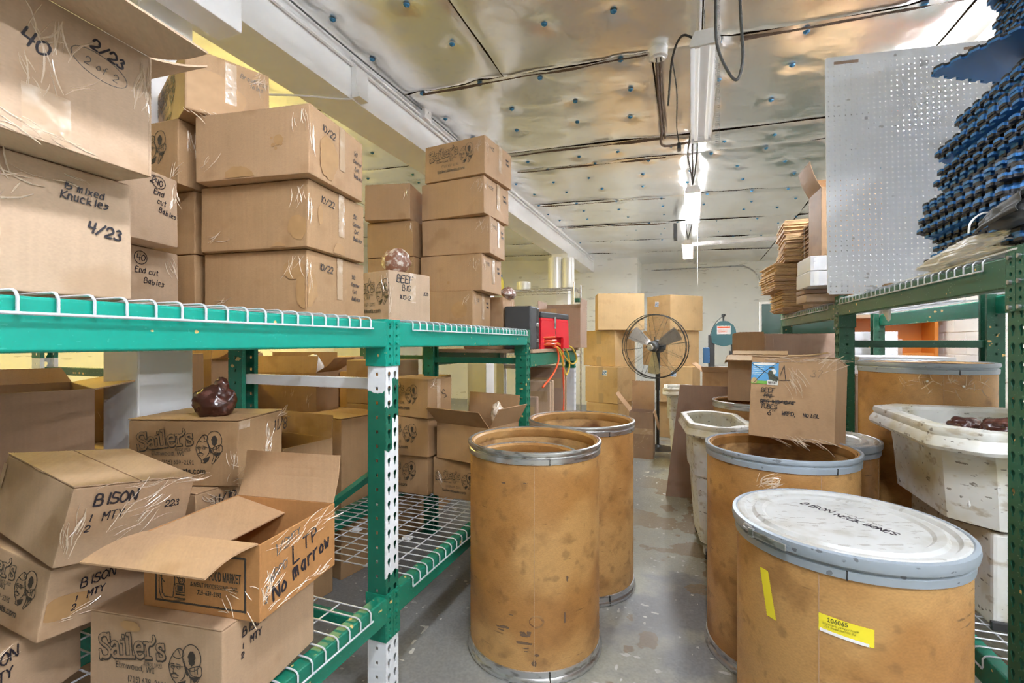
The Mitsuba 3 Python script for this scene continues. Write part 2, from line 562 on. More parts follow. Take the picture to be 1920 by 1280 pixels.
for r in range(len(ROWS) - 1):
    y0, y1 = ROWS[r], ROWS[r + 1]
    cuts = [XL, -4.2, -2.10, 1.30, XR]
    if r == 5:
        cuts = [XL, -4.2, -2.10, -1.18, .05, 1.30, XR]
    elif r == 6:
        cuts = [XL, -4.2, -2.10, -.23, 1.30, XR]
    elif r < 5:
        cuts = [XL, -2.10, .05, XR]
    elif r == 8:
        cuts = [XL, -4.2, -2.10, .0, 1.30, XR]
    for c in range(len(cuts) - 1):
        part(CE, 'foil_panel', foil_panel(cuts[c], cuts[c + 1], y0, y1, r * 7 + c), 'foil', smooth=True)
wash = cat(lathe([[0, -.008], [.010, -.007], [.015, -.004], [.018, .002]], 14), lathe([[0, -.012], [.005, -.011], [.006, -.007]], 8))
for x, y in fast:
    if abs(x + 2.1) < .17 or (y > 6.3 and x < -1.9):
        continue
    part_ref(CE, 'fastener', 'wash', lambda: wash, 'fastener_blue', M4(x, y, zc(x) - .004 - .030 * (float(meshkit.fbm(np.array([x * 1.7, y * 1.7, 0.]), 3, 0)) - .35) * 0 + .004), 30)
# torn, curled tape edges along the near joints
for (x0, x1, y) in ((-1.8, -.25, 2.93), (.25, 2.1, 2.93), (-1.6, -.23, 4.17), (-1.7, -.23, 4.61), (-1.85, -.3, 5.90), (-1.9, -.3, 7.16)):
    def fn(s, t, x0=x0, x1=x1, y=y):
        x = x0 + (x1 - x0) * s
        w = .020 * (.5 + meshkit.noise(np.stack([x * 6, x * 0 + y, x * 0], -1)))
        return x, y + (t - .5) * w + .012 * (meshkit.noise(np.stack([x * 3, x * 0 + y, x * 0 + 4], -1)) - .5), zc(x) - .010 - .022 * (meshkit.noise(np.stack([x * 4, t * 2 + y, x * 0 + 9], -1)))
    part(CE, 'joint_tape', grid(90, 2, fn), 'seam_brown', smooth=True, label='torn brown tape hanging along a joint of the foil ceiling')

# the main beam on its three columns
BX0, BX1, BZ = -2.245, -1.962, HC + 1.50


def beam_mesh():
    n = 60
    ys = np.linspace(YB, 10.02, n)
    v, f = [], []
    for y in ys:
        v += [[BX0, y, BZ], [BX1, y, BZ], [BX1, y, zc(BX1) + .05], [BX0, y, zc(BX0) + .05]]
    for i in range(n - 1):
        for j in range(4):
            a, b = i * 4 + j, i * 4 + (j + 1) % 4
            f += [[a, b, b + 4], [a, b + 4, a + 4]]
    e = 4 * (n - 1)
    f += [[0, 3, 2], [0, 2, 1], [e, e + 1, e + 2], [e, e + 2, e + 3]]
    m = trimesh.Trimesh(v, f, process=False)
    m.fix_normals()
    return m


struct('trim_1', beam_mesh(), 'beam_white', label='white painted concrete beam running under the foil ceiling')
for i, y0 in enumerate((1.165, 4.40, 7.78)):
    c = bx(-2.175, -1.962, y0, y0 + .212, 0, BZ, .006)
    cap = mf.Manifold.hull_points(np.array([[sx, sy, sz] for (g, sz) in ((0, BZ - .24), (.055, BZ - .17), (.055, BZ - .001)) for sx in (-2.175 - g, -1.962 + g * .2) for sy in (y0 - g, y0 + .212 + g)]))
    cm = cap.to_mesh()
    k = struct(f'trim_{i + 2}', c, 'beam_white', label='square white column under the beam')
    if i:
        part(k, 'capital', trimesh.Trimesh(cm.vert_properties[:, :3], cm.tri_verts), 'beam_white')
DU = single('cable_trunking', 'square white trunking under the beam at the top left edge', 'trunking', cat(bx(-1.895, -1.757, .2, 1.44, 2.62, 2.80, .004)), 'beam_white')
for y in (.55, 1.2):
    part(DU, 'hanger', bx(-1.962, -1.80, y, y + .03, 2.80, 2.83), 'conduit_white')
# conduits and boxes on the beam
pp = single('electrical_conduit', 'white conduit running along the top of the beam', 'conduit', tube([(-1.945, .3, 3.035), (-1.945, 4, 3.035), (-1.945, 9.9, 3.035)], .013, 8), 'conduit_white', smooth=40)
pp2 = single('electrical_conduit', 'second white conduit just above the first on the beam', 'conduit', tube([(-1.943, 2.35, 3.072), (-1.943, 5, 3.072), (-1.943, 9.9, 3.072)], .011, 8), 'conduit_white', smooth=40)
pts = [(-1.93, y, 3.10 + .012 * math.sin(2.3 * y)) for y in np.linspace(.4, 4.4, 24)]
single('loose_cable', 'thin grey cable sagging beside the conduits along the beam', 'cable', tube(pts, .005, 6, 3), 'charcoal', smooth=40)
jb = single('junction_box', 'white sheet-metal box fixed to the side of the beam near its lower edge', 'junction box', bx(-1.962, -1.92, 2.36, 2.47, 2.86, 3.03, .005), 'conduit_white')
part(jb, 'elbow', cat(bx(-1.955, -1.90, 2.36, 2.45, 2.835, 2.86), tube([(-1.94, 2.40, 2.85), (-2.0, 2.33, 2.82), (-2.2, 2.2, 2.815), (-2.35, 2.1, 2.80)], .006, 6, 5)), 'conduit_white', smooth=40)
jb2 = single('junction_box', 'small white box fixed where the conduits meet the foil ceiling', 'junction box', bx(-1.962, -1.90, 3.12, 3.22, 3.045, 3.155, .006), 'conduit_white')
part(jb2, 'cover_screw', rod((-1.899, 3.17, 3.10), (-1.896, 3.17, 3.10), .006), 'bare_steel')


# ------------------------------------------------------------------ lamps
def batten(label, x, y, lit, z=2.81, w=.145, L=1.235, rad=LAMP, group=None):
    t = thing('fluorescent_fixture', label, 'light fixture', group)
    h = .075
    SC = lambda m: part(t, 'socket', m, 'lamp_white')
    prof = Polygon([(-w / 2, 0), (w / 2, 0), (w / 2, .018), (w * .33, h), (-w * .33, h), (-w / 2, .018)])
    cav = Polygon([(-w / 2 + .004, -.001), (w / 2 - .004, -.001), (w / 2 - .006, .016), (w * .28, .045), (-w * .28, .045), (-w / 2 + .006, .016)])
    M = np.array([[1, 0, 0, x], [0, 0, 1, y], [0, 1, 0, z], [0, 0, 0, 1.]])
    flip = lambda m: (m.invert(), m)[1] if np.linalg.det(M[:3, :3]) < 0 else m
    a = flip(ext(prof.difference(cav), L))
    part(t, 'housing', a, 'lamp_white', M)
    for e in (0, L - .014):
        part(t, 'end_cap', flip(ext(prof, .014)).apply_translation((0, 0, e)), 'lamp_white', M)
    if lit:
        k = part(t, 'diffuser', bx(x - w / 2 - .004, x + w / 2 + .004, y + .016, y + L - .016, z - .012, z + .022, .004), 'acrylic')
        scene[k]['emitter'] = lamp(rad)
    else:
        for dx in (-.036, .036):
            k = part(t, 'tube', rod((x + dx, y + .03, z + .020), (x + dx, y + L - .03, z + .020), .0135, 12), 'tube_glass', smooth=40)
            scene[k]['emitter'] = lamp(.10)
        part(t, 'reflector', bx(x - w * .27, x + w * .27, y + .015, y + L - .015, z + .040, z + .045), 'lamp_white')
        for dx in (-.036, .036):
            for yy in (y + .014, y + L - .030):
                SC(bx(x + dx - .012, x + dx + .012, yy, yy + .016, z + .004, z + .040))
    for dy in (.12, L - .12):
        part(t, 'hanger', rod((x, y + dy, z + h), (x, y + dy, zc(x)), .003, 6), 'bare_steel')
    return t


F1 = batten('open two-tube fluorescent fixture, nearest one under the foil ceiling', .060, 2.53, False)
part(F1, 'power_cord', tube([(.02, 2.56, 2.86), (-.05, 2.57, 2.90), (-.10, 2.68, 2.86), (-.125, 2.86, 2.76), (-.130, 2.87, 2.70)], .006, 8, 6), 'black_plastic', smooth=40)
batten('lit fluorescent fixture, the bright one in the middle of the ceiling row', .004, 5.00, True)
batten('lit fluorescent fixture, small and bright, farthest in the ceiling row', -.068, 7.63, True)
batten('lit fluorescent fixture over the aisle beside the camera', .07, -.50, True, rad=LAMP_BACK)
batten('lit fluorescent fixture over the right rack row', 1.45, 2.95, True, z=2.86, rad=LAMP_SIDE)
batten('lit fluorescent fixture over the right rack row behind the camera', 1.78, -.6, True, z=2.86, rad=tuple(.95 * q for q in LAMP_FAR))
batten('added fill light far behind the camera over the right side', 1.70, -3.4, True, z=2.84, rad=tuple(.40 * q for q in LAMP_FAR))  # unseen fill light, added to brighten the front of the pegboard
batten('old warm fixture over the left part of the store', -4.6, .55, True, z=2.8, rad=LAMP_WARM, w=.25)
batten('old warm fixture over the far left part of the store', -4.9, 4.4, True, z=2.8, rad=LAMP_WARM, w=.25)
# outlet, cords and wires at the ceiling
oc = single('ceiling_outlet', 'round white outlet on the ceiling beside the two-tube fixture', 'outlet', lathe([[0, -.052], [.030, -.052], [.034, -.046], [.050, -.040], [.052, 0], [.052, .02]], 28), 'lamp_white', M4(-.185, 2.90, 3.045), 30)
part(oc, 'socket', cat([bx(-.185 + dx - .004, -.185 + dx + .004, 2.90 + dy - .010, 2.90 + dy + .010, 2.991, 2.993) for dx, dy in ((-.012, -.012), (.012, -.012), (-.012, .012), (.012, .012))]), 'charcoal')
single('electrical_cable', 'brown and white cable running back along the ceiling from the outlet', 'cable', cat(tube([(-.20, 2.95, 3.02), (-.215, 3.4, 3.015), (-.225, 3.9, 3.015), (-.235, 4.22, 3.01), (-.05, 4.26, 3.02), (.03, 4.2, 3.0)], .010, 8, 6), tube([(-.18, 2.95, 3.02), (-.20, 3.4, 3.02), (-.21, 4.1, 3.02)], .007, 6, 5)), 'seam_brown', smooth=40)
single('electrical_conduit', 'white conduit coming along the ceiling to the two-tube fixture', 'conduit', tube([(.035, .2, 3.03), (.035, 1.6, 3.03), (.035, 2.85, 3.03)], .012, 8), 'conduit_white', smooth=40)
single('electrical_cable', 'thin black cord dropping from the ceiling to a plug beside the two-tube fixture', 'cable', cat(tube([(-.11, 2.95, 3.0), (-.095, 3.3, 2.98), (-.11, 3.8, 2.97), (-.10, 4.1, 2.95)], .004, 6, 6), bx(-.115, -.085, 4.05, 4.12, 2.90, 2.95, .004)), 'black_plastic', smooth=40)
single('electrical_cable', 'black cables running between the two-tube and the lit fixture', 'cable', cat([tube([(.01 + d, 3.80, 2.93), (.0 + 2 * d, 4.3, 2.955 + d), (.005 + d, 4.75, 2.94), (.004, 5.02, 2.90)], .006, 6, 6) for d in (-.018, 0, .02)]), 'black_plastic', smooth=40)
single('electrical_cable', 'black cables running on to the farthest lit fixture', 'cable', cat([tube([(.0 + d, 6.25, 2.93), (-.04 + 2 * d, 7.0, 2.96 + d), (-.06, 7.66, 2.90)], .007, 6, 6) for d in (-.02, .02)]), 'black_plastic', smooth=40)
c0 = np.array([.15, 2.30, 0])
single('looped_cable', 'grey looped cable hanging from the ceiling in front of the two-tube fixture', 'cable', tube([c0 + q for q in np.array([(-.050, 0, 3.04), (-.052, 0, 2.80), (-.046, 0, 2.66), (-.005, 0, 2.54), (.035, 0, 2.49), (.058, 0, 2.58), (.050, 0, 2.75), (.038, 0, 3.04)])], .0065, 8, 8), 'charcoal', smooth=40)
sp = [(.108 + .010 * math.cos(a), 2.36 + .010 * math.sin(a), 3.04 - .80 * a / (2 * PI * 88)) for a in np.linspace(0, 2 * PI * 88, 88 * 8)]
single('hanging_spring', 'thin coiled spring hanging from the ceiling in front of the two-tube fixture', 'spring', tube(sp, .0012, 3), 'bare_steel', smooth=True)
single('pull_cord', 'thin pale pull cord hanging below the farthest lit fixtures', 'cord', tube([(.06, 6.3, 3.056), (.062, 6.3, 2.5), (.06, 6.3, 2.05)], .004, 6, 4), 'conduit_white', smooth=40)
single('light_strip', 'long white strip running across under the far ceiling', 'strip', bx(-.02, 2.28, 8.16, 8.24, 2.90, 2.955, .006), 'conduit_white')
single('ceiling_speaker', 'small dark box with a white edge hanging under the far ceiling', 'box', cat(bx(-.245, -.20, 6.9, 7.15, 2.78, 2.98, .006)), 'charcoal')
single('electrical_conduit', 'conduit crossing the far wall under the ceiling and bending down', 'conduit', tube([(-.85, 10.9, 2.93), (.8, 10.9, 2.93), (1.05, 10.9, 2.90), (1.25, 10.9, 2.72), (1.32, 10.9, 2.4)], .014, 8, 8), 'bare_steel', smooth=40)

# ================================================================== pallet racks
PITCH = .0508
PW = .076


def tear(cx, cz):
    a = [math.radians(d) for d in range(-20, 201, 22)]
    return [(cx + .0095 * math.cos(q), cz + .0095 * math.sin(q)) for q in a] + [(cx - .0045, cz - .012), (cx - .0035, cz - .022), (cx + .0035, cz - .022), (cx + .0045, cz - .012)]


def m_post(L):
    nz = int((L - .06) / PITCH)
    z = [.05 + PITCH * i for i in range(nz)]
    a = Polygon([(0, 0), (PW, 0), (PW, L), (0, L)], [tear(c, q) for q in z for c in (.020, .056)])
    b = Polygon([(0, 0), (PW, 0), (PW, L), (0, L)], [[(c - .0058, q - .0058), (c + .0058, q - .0058), (c + .0058, q + .0058), (c - .0058, q + .0058)] for q in z for c in (.038,)])
    A, Bm = ext(a, .0026), ext(b, .0026)
    face = A.copy()
    face.apply_transform(np.array([[0, 0, 1, -.0026], [1, 0, 0, 0], [0, 1, 0, 0], [0, 0, 0, 1.]]))
    s1 = Bm.copy()
    s1.apply_transform(np.array([[1, 0, 0, -PW], [0, 0, 1, 0], [0, 1, 0, 0], [0, 0, 0, 1.]]))
    s1.invert()
    s2 = s1.copy()
    s2.apply_translation((0, PW - .0026, 0))
    lips = cat(bx(-PW, -PW + .0026, 0, .018, 0, L), bx(-PW, -PW + .0026, PW - .018, PW, 0, L))
    return cat(face, s1, s2, lips)


def m_beam(y0, y1, h=.092, t=.045):
    """beam with its outer face at x=0, top at z=0; a rebate at the inner top edge"""
    r = .007
    out = Polygon([(-t, -h), (0, -h), (0, 0), (-t + .0, 0)]).buffer(-r).buffer(r, quad_segs=4)
    m = ext(out, y1 - y0)
    m.apply_transform(np.array([[1, 0, 0, 0], [0, 0, 1, y0], [0, 1, 0, 0], [0, 0, 0, 1.]]))
    m.invert()
    return m


def rack(name, label, M, posts, L, depth, mats, beams, struts, connect=()):
    """posts: list of (y, front material, rear material); beams: (y0, y1, z, material, front?, rear?)"""
    t = thing(name, label, 'pallet rack')
    for (y, mf, mr) in posts:
        part_ref(t, 'post', ('post', L), lambda: m_post(L), mf, M @ M4(0, y, 0))
        rear = np.diag([-1., 1, 1, 1])
        part_ref(t, 'post', ('post', L), lambda: m_post(L), mr, M @ M4(-depth, y + PW, 0, 180))
        part(t, 'foot_plate', cat(bx(-.10, .02, y - .02, y + PW + .02, 0, .006), bx(-depth - .02, -depth + .10, y - .02, y + PW + .02, 0, .006)), mr, M)
    for (y0, y1, z, mb, fr, rr) in beams:
        if fr:
            part_ref(t, 'beam', ('beam', y0, y1), lambda: m_beam(y0, y1), mb, M @ M4(.004, 0, z), 30)
        if rr:
            part_ref(t, 'beam', ('beam', y0, y1), lambda: m_beam(y0, y1), 'green_paint' if rr is True else rr, M @ M4(-depth + .041, 0, z), 30)
    for (y, z, ms) in struts:
        part(t, 'strut', bx(-depth + PW - .01, -PW + .01, y + .022, y + .054, z - .02, z + .02, .003), ms, M)
    for (y, side, z, mc) in connect:
        yo = y + (.039 if side > 0 else 0)
        pl = Polygon([(0, 0), (.037, 0), (.037, .165), (0, .165)], [Point(.019, q).buffer(.0062, quad_segs=5).exterior.coords[:] for q in (.035, .060, .105, .135)]).buffer(0)
        m = ext(pl, .004)
        m.apply_transform(np.array([[0, 0, 1, .000], [1, 0, 0, yo], [0, 1, 0, z - .158], [0, 0, 0, 1.]]))
        yy = y - .005 if side < 0 else y + PW + .001
        w = bx(-PW - .006, .004, yy, yy + .004, z - .158, z + .007, .001)
        riv = [rod((.003, yo + .019, z - .158 + q), (.011, yo + .019, z - .158 + q), .0065, 10) for q in (.012, .083, .152)]
        part(t, 'connector', cat(m, w), mc, M)
        for q in riv:
            part(t, 'rivet', q, 'bare_steel' if mc == 'rack_green_paint' else mc, M, 40)
    return t


def brace(t, M, y, z0, z1, depth, m):
    part(t, 'brace', tube([(-PW, y + .038, z0), (-depth + PW, y + .038, z1)], .017, 4), m, M)


ML = M4(-1.0, 0, 0)
TL_, TF = 1.405, 1.440
LR = rack('pallet_rack', 'green and white pallet rack along the left side of the aisle, loaded with cartons', ML,
          [(-.30, 'green_paint', 'green_paint'), (1.383, 'two_tone_paint', 'green_paint'), (2.880, 'green_paint', 'green_paint'), (4.20, 'white_paint', 'white_paint')], 1.412, .765, None,
          [(-.224, 1.383, 1.405, 'teal_paint', True, True), (1.459, 2.880, 1.405, 'teal_paint', True, True),
           (-.224, 1.383, .440, 'green_paint', True, True), (1.459, 2.880, .440, 'green_paint', True, True),
           (2.956, 4.20, 1.258, 'green_paint', True, True)],
          [(1.383, 1.182, 'white_paint'), (2.880, 1.21, 'green_paint'), (4.20, 1.10, 'white_paint'), (1.383, .30, 'green_paint'), (2.880, .30, 'green_paint'), (-.30, .30, 'green_paint')],
          [(1.383, -1, 1.405, 'teal_paint'), (1.383, 1, 1.405, 'teal_paint'), (1.383, -1, .440, 'green_paint'), (1.383, 1, .440, 'green_paint'), (2.880, -1, 1.405, 'green_paint'), (2.880, -1, .44, 'green_paint'), (4.20, -1, 1.258, 'green_paint')])
brace(LR, ML, 1.383, .86, .42, .765, 'green_paint')
brace(LR, ML, 2.880, .86, .42, .765, 'green_paint')

AR = 180 + 1.98
MR = M4(.84, 1.76, 0, AR)
RR = rack('pallet_rack', 'dark green pallet rack along the right side of the aisle, with blue mats on top', MR,
          [(0.0, 'rack_green_paint', 'rack_green_paint'), (-1.526, 'rack_green_paint', 'rack_green_paint'), (-3.02, 'rack_green_paint', 'rack_green_paint')], 1.600, .745, None,
          [(-1.450, 0.0, 1.575, 'rack_green_paint', True, 'green_paint'), (-2.944, -1.526, 1.560, 'rack_green_paint', True, 'green_paint'), (-1.450, 0.0, .372, 'green_paint', True, True)],
          [(-1.526, 1.322, 'rack_green_paint'), (-1.526, .35, 'rack_green_paint'), (0.0, 1.322, 'rack_green_paint')],
          [(0.0, -1, 1.575, 'rack_green_paint'), (0.0, 1, 1.575, 'rack_green_paint'), (-1.526, 1, 1.575, 'rack_green_paint'), (-1.526, -1, 1.56, 'rack_green_paint')])
MB = M4(-2.42, 0, 0)
BR = rack('pallet_rack', 'dark rack row behind the white column, holding yellow-lit cartons', MB,
          [(1.42, 'rack_green_paint', 'two_tone_paint'), (4.05, 'rack_green_paint', 'rack_green_paint')], 1.5, .83, None,
          [(1.496, 4.05, .765, 'rack_green_paint', True, True)], [(1.42, 1.182, 'rack_green_paint'), (4.05, 1.182, 'rack_green_paint')])


def wire_deck(label, M, y0, y1, z, depth):
    """wire mesh deck lying on the beams; its cross wires bend down over the front beam"""
    t = thing('wire_deck', label, 'wire shelf deck')
    n = int(round((y1 - y0) / PITCH))
    ys = y0 + np.arange(n + 1) * (y1 - y0) / n
    w = lambda: tube([(-depth + .01, 0, .004), (-.06, 0, .004), (-.004, 0, .004), (.006, 0, .001), (.0125, 0, -.007), (.0125, 0, -.034)], .0026, 6)
    for y in ys:
        part_ref(t, 'cross_wire', ('cw', depth), w, 'wire_coat', M @ M4(0, y, z), 50)
    lw = lambda: rod((0, y0, -.001), (0, y1, -.001), .0026, 6)
    for x in np.arange(-depth + .05, -.05, .098):
        part_ref(t, 'long_wire', ('lw', y0, y1), lw, 'wire_coat', M @ M4(x, 0, z), 50)
    part(t, 'lip_rod', rod((.0175, y0 - .006, z - .034), (.0175, y1 + .006, z - .034), .0031, 8), 'wire_coat', M, 50)
    for x in (-.22, -.5):
        part(t, 'support_channel', bx(x - .02, x + .02, y0 + .3, y0 + .33, z - .014, z - .004), 'white_paint', M @ M4(0, 0, 0))
    return t


wire_deck('white wire deck over the nearest teal beam, under the closed cartons', ML, -.20, 1.285, 1.410, .755)
wire_deck('white wire deck over the second teal beam, under the far carton stacks', ML, 1.535, 2.855, 1.410, .755)
wire_deck('white wire deck of the nearest low shelf, under the tumbled meat cartons', ML, -.20, 1.285, .445, .755)
wire_deck('white wire deck of the second low shelf, half empty in front of the stacked cartons', ML, 1.535, 2.855, .445, .755)
wire_deck('wire deck of the right rack under the blue mats', MR, -1.40, -.09, 1.580, .735)
wire_deck('wire deck of the far right rack bay under the flat carton bundles', MR, -2.92, -1.62, 1.565, .735)
wire_deck('white wire deck of the low right shelf beside the lidded drum', MR, -1.40, -.09, .377, .735)
PL = single('plywood_top', 'plywood shelf top carrying the red tool box', 'plywood board', bx(-1.77, -.985, 2.965, 4.36, 1.260, 1.284, .002), 'kraft_pale')
RB = single('shelf_board', 'pale board shelf on the dark rack row at the left', 'board', bx(-3.24, -2.41, 1.50, 4.04, .767, .788, .002), 'kraft_pale')

# ================================================================== lettering
GL = {'A': '02 39 62;15 55', 'B': '02 09 49 57 46 06;46 65 63 52 02', 'C': '68 59 29 07 04 12 52 63', 'D': '02 09 39 67 64 32 02', 'E': '69 09 02 62;06 46', 'F': '69 09 02;06 46', 'I': '32 39', 'K': '02 09;69 05 62',
      'L': '09 02 52', 'M': '02 09 35 69 62', 'N': '02 09 62 69', 'O': '39 07 04 22 42 64 67 39', 'P': '02 09 49 67 56 05', 'R': '02 09 49 67 56 05;35 62', 'S': '68 49 19 07 16 55 63 42 12 03', 'T': '09 69;39 32', 'U': '09 04 22 42 64 69',
      'G': '68 59 29 07 04 12 52 64 65 45', 'H': '02 09;62 69;06 66', 'W': '09 12 36 52 69', 'Y': '09 36 69;36 32', 'Z': '09 69 02 62', '0': '39 07 04 22 42 64 67 39', '1': '28 39 32', '2': '07 19 49 67 55 02 62', '3': '18 39 58 57 36 55 63 42 12 03',
      '4': '09 05 65;59 52', '5': '69 19 06 46 64 53 32 02', '6': '59 26 04 22 52 64 45 05', '7': '09 69 22', '8': '36 07 29 49 67 36 04 22 42 64 36', '9': '65 36 17 29 59 67 52', 'a': '56 37 15 14 32 43 57 52 62', 'b': '09 02 42 54 36 05',
      'c': '56 27 05 03 22 52', 'd': '56 27 05 03 22 53;59 52', 'e': '05 55 47 17 04 22 52', 'f': '59 39 28 22;06 46', 'i': '27 22;29 28', 'k': '09 02;46 04 52', 'l': '29 22', 'm': '07 02;05 17 27 32;35 47 57 62', 'n': '07 02;05 27 46 42',
      'o': '37 15 13 32 53 55 37', 'r': '07 02;05 27 47', 's': '56 27 16 44 43 12 02', 't': '29 22 42;07 47', 'u': '07 03 22 43;47 42', 'w': '07 12 25 42 57', 'x': '07 52;57 02', '/': '02 69', ',': '22 10', '.': '22 23', '"': '19 17;49 47',
      '#': '29 22;59 52;17 67;14 64', '-': '15 55', '_': '15 65', '~': '06 25 46 65', 'h': '09 02;05 27 46 42', 'g': '56 27 05 23 53;57 51 20 00'}


def strokes(text, hgt, seed=1, slant=.10, wf=.105, gap=.20):
    rg = random.Random(seed)
    x, out = 0.0, []
    u = hgt / 7.0
    for ch in text:
        if ch == ' ':
            x += .55 * hgt
            continue
        mx = 0
        for st in GL[ch].split(';'):
            p = []
            for q in st.split():
                a, b = int(q[0]) + rg.uniform(-.25, .25), int(q[1]) - 2 + rg.uniform(-.3, .3)
                mx = max(mx, int(q[0]))
                p.append((x + a * u * .68 + slant * b * u, b * u))
            if len(p) > 3:
                c = curve(np.array([(q[0], q[1], 0) for q in p]), 4)
                p = [(q[0], q[1]) for q in c]
            out.append(LineString(p))
        x += mx * u * .68 + (gap + (.10 if ch.islower() else 0)) * hgt
    return out, x


def ink(lines, w):
    return unary_union([l.buffer(w / 2, quad_segs=2) for l in lines])


def written(rows, w=.0045, seed=1):
    """rows of handwriting: (s, t, text, height, rotation degrees)"""
    g = []
    for i, (s, t, tx, h, rot) in enumerate(rows):
        ls, _ = strokes(tx, h, seed * 31 + i)
        for l in ls:
            g.append(affinity.translate(affinity.rotate(l, rot, origin=(0, 0)), s, t))
    return ext(ink(g, w).simplify(.0004), .0005)


def ring(cx, cy, rx, ry, w, rot=0):
    e = affinity.rotate(affinity.scale(Point(0, 0).buffer(1, quad_segs=10), rx, ry), rot)
    return affinity.translate(LineString(e.exterior.coords), cx, cy).buffer(w / 2, quad_segs=2)


def sp(*pts, w=5, n=5):
    c = curve(np.array([(a, b, 0) for a, b in pts], float), n)
    return LineString([(q[0], q[1]) for q in c]).buffer(w / 2, quad_segs=2)


SLAB = {'S': ([[(.85, 1.15), (.75, 1.42), (.45, 1.5), (.15, 1.35), (.12, 1.05), (.35, .85), (.65, .68), (.85, .42), (.72, .1), (.4, .0), (.12, .12), (.05, .4)]], [[(.86, 1.08), (.86, 1.54)], [(.04, -.04), (.04, .44)]], .95),
        'a': ([[(.12, .8), (.3, .98), (.55, .9), (.6, .6), (.6, .05)], [(.6, .55), (.3, .55), (.08, .3), (.25, .02), (.55, .15)]], [[(.55, .02), (.80, .02)]], .88),
        'i': ([], [[(.25, 0), (.25, 1)], [(.05, 1), (.25, 1)], [(.02, 0), (.48, 0)], [(.25, 1.34), (.25, 1.38)]], .54),
        'l': ([], [[(.25, 0), (.25, 1.5)], [(.05, 1.5), (.25, 1.5)], [(.02, 0), (.48, 0)]], .54),
        'e': ([[(.70, .52), (.7, .85), (.42, 1.0), (.12, .8), (.08, .4), (.25, .06), (.5, .0), (.75, .15)]], [[(.1, .52), (.70, .52)]], .86),
        'r': ([[(.22, .7), (.4, .95), (.62, .95)]], [[(.22, 0), (.22, 1)], [(.02, 1), (.22, 1)], [(.02, 0), (.45, 0)]], .68),
        "'": ([[(.12, 1.52), (.17, 1.3), (.02, 1.1)]], [], .26),
        's': ([[(.6, .75), (.55, .93), (.35, 1.0), (.12, .9), (.1, .68), (.35, .52), (.6, .35), (.6, .1), (.35, .0), (.1, .08), (.06, .3)]], [[(.62, .7), (.62, 1.0)], [(.05, 0), (.05, .3)]], .7)}


def logo_shape():
    x, P = 0, []
    U = 103
    for i, ch in enumerate("Sailer's"):
        cu, st, adv = SLAB[ch]
        g = [LineString([(q[0], q[1]) for q in curve(np.array([(a, b, 0) for a, b in c]), 4)]).buffer(.105, quad_segs=3) for c in cu] + [LineString(s).buffer(.095, cap_style=3) for s in st]
        g = unary_union(g)
        k = 1.0 - .012 * i
        P.append(affinity.translate(affinity.scale(g, U * k, U * k, origin=(0, 0)), x * U, 10 * math.sin(PI * x / 5.3)))
        x += adv
    P = affinity.rotate(unary_union(P), 6.3, origin=(0, 0))
    P = affinity.translate(P, 112, 335)
    outl = P.buffer(3.4).difference(P.buffer(-.4))
    shadow = affinity.translate(P.buffer(3), 5, -7).difference(P.buffer(.2))
    g = [outl, shadow]
    ex, ey = 685, 220          # emblem: a man in a paper hat carrying a ham ring on his shoulder
    e = lambda *pts, w=5: affinity.translate(sp(*pts, w=w), ex, ey)
    poly = lambda *pts: Polygon([(a + ex, b + ey) for a, b in pts])
    g += [affinity.translate(ring(185, 220, 73, 85, 5), ex, ey)]
    blob = Polygon([(185 + (27 + 3 * math.sin(5 * a) + 2.5 * math.sin(11 * a)) * math.cos(a), 215 + (48 + 3 * math.sin(7 * a)) * math.sin(a)) for a in np.linspace(0, 2 * PI, 40)[:-1]])
    g += [affinity.translate(blob, ex, ey)]
    g += [e((30, 215), (75, 265), (110, 260), (122, 225), (75, 200), (30, 215)), e((78, 262), (95, 225)), e((15, 185), (30, 215)), e((15, 185), (4, 145), (12, 105), (30, 65), (55, 40), (58, 5)), e((58, 5), (95, 5)),
          e((120, 205), (138, 150), (130, 95), (100, 60)), e((5, 150), (60, 148), (118, 152), w=4), e((20, 140), (34, 147), (48, 138), (34, 130), (20, 140), w=3.5), e((66, 142), (80, 149), (95, 140), (80, 132), (66, 142), w=3.5),
          e((20, 160), (45, 162), w=6), e((66, 163), (96, 160), w=6), e((48, 140), (38, 108), (62, 104), w=4), e((25, 92), (50, 100), (80, 88), w=7), e((35, 74), (55, 70), (75, 76), w=4),
          e((172, 150), (248, 175), (265, 140), (250, 105), (190, 105), (172, 125), (172, 150)), e((205, 160), (212, 118), w=4), e((228, 168), (234, 120), w=4), e((165, 110), (180, 70), (160, 5), (178, 5), (205, 60)), e((250, 105), (225, 60), (178, 5), w=4)]
    g += [poly((70, 40), (140, 68), (128, 25), (95, 0)), poly((120, 185), (150, 140), (165, 108), (150, 95), (138, 120)), poly((165, 95), (245, 100), (222, 72), (205, 62), (190, 78))]
    return unary_union([q.buffer(0) for q in g]).simplify(.8)


def printed_text(tx, x, y, w, h, bold=False):
    m = meshkit.text_mesh(tx, 1.0, .4, bold)
    b = m.bounds
    m.apply_translation((-b[0][0], 0, 0))
    m.apply_scale((w / (b[1][0] - b[0][0]), h, 1))
    m.apply_translation((x, y, 0))
    return m


LS = .000372


def logo_mesh():
    ms = [ext(logo_shape(), 1.0), printed_text('SINCE 1923', 480, 333, 152, 26), printed_text('(715) 639-2191', 350, 207, 318, 40), printed_text('SailersMeats.com', 262, 122, 520, 48, True)]
    el = meshkit.text_mesh('Elmwood, WI', 1.0, 1.0, True)
    ms.append(printed_text('Elmwood, WI', 247, 290, 322, 38, False))
    m = cat(ms)
    m.vertices[:, 2] = np.clip(m.vertices[:, 2], 0, 1)
    m.apply_scale((LS, LS, .0005))
    return m


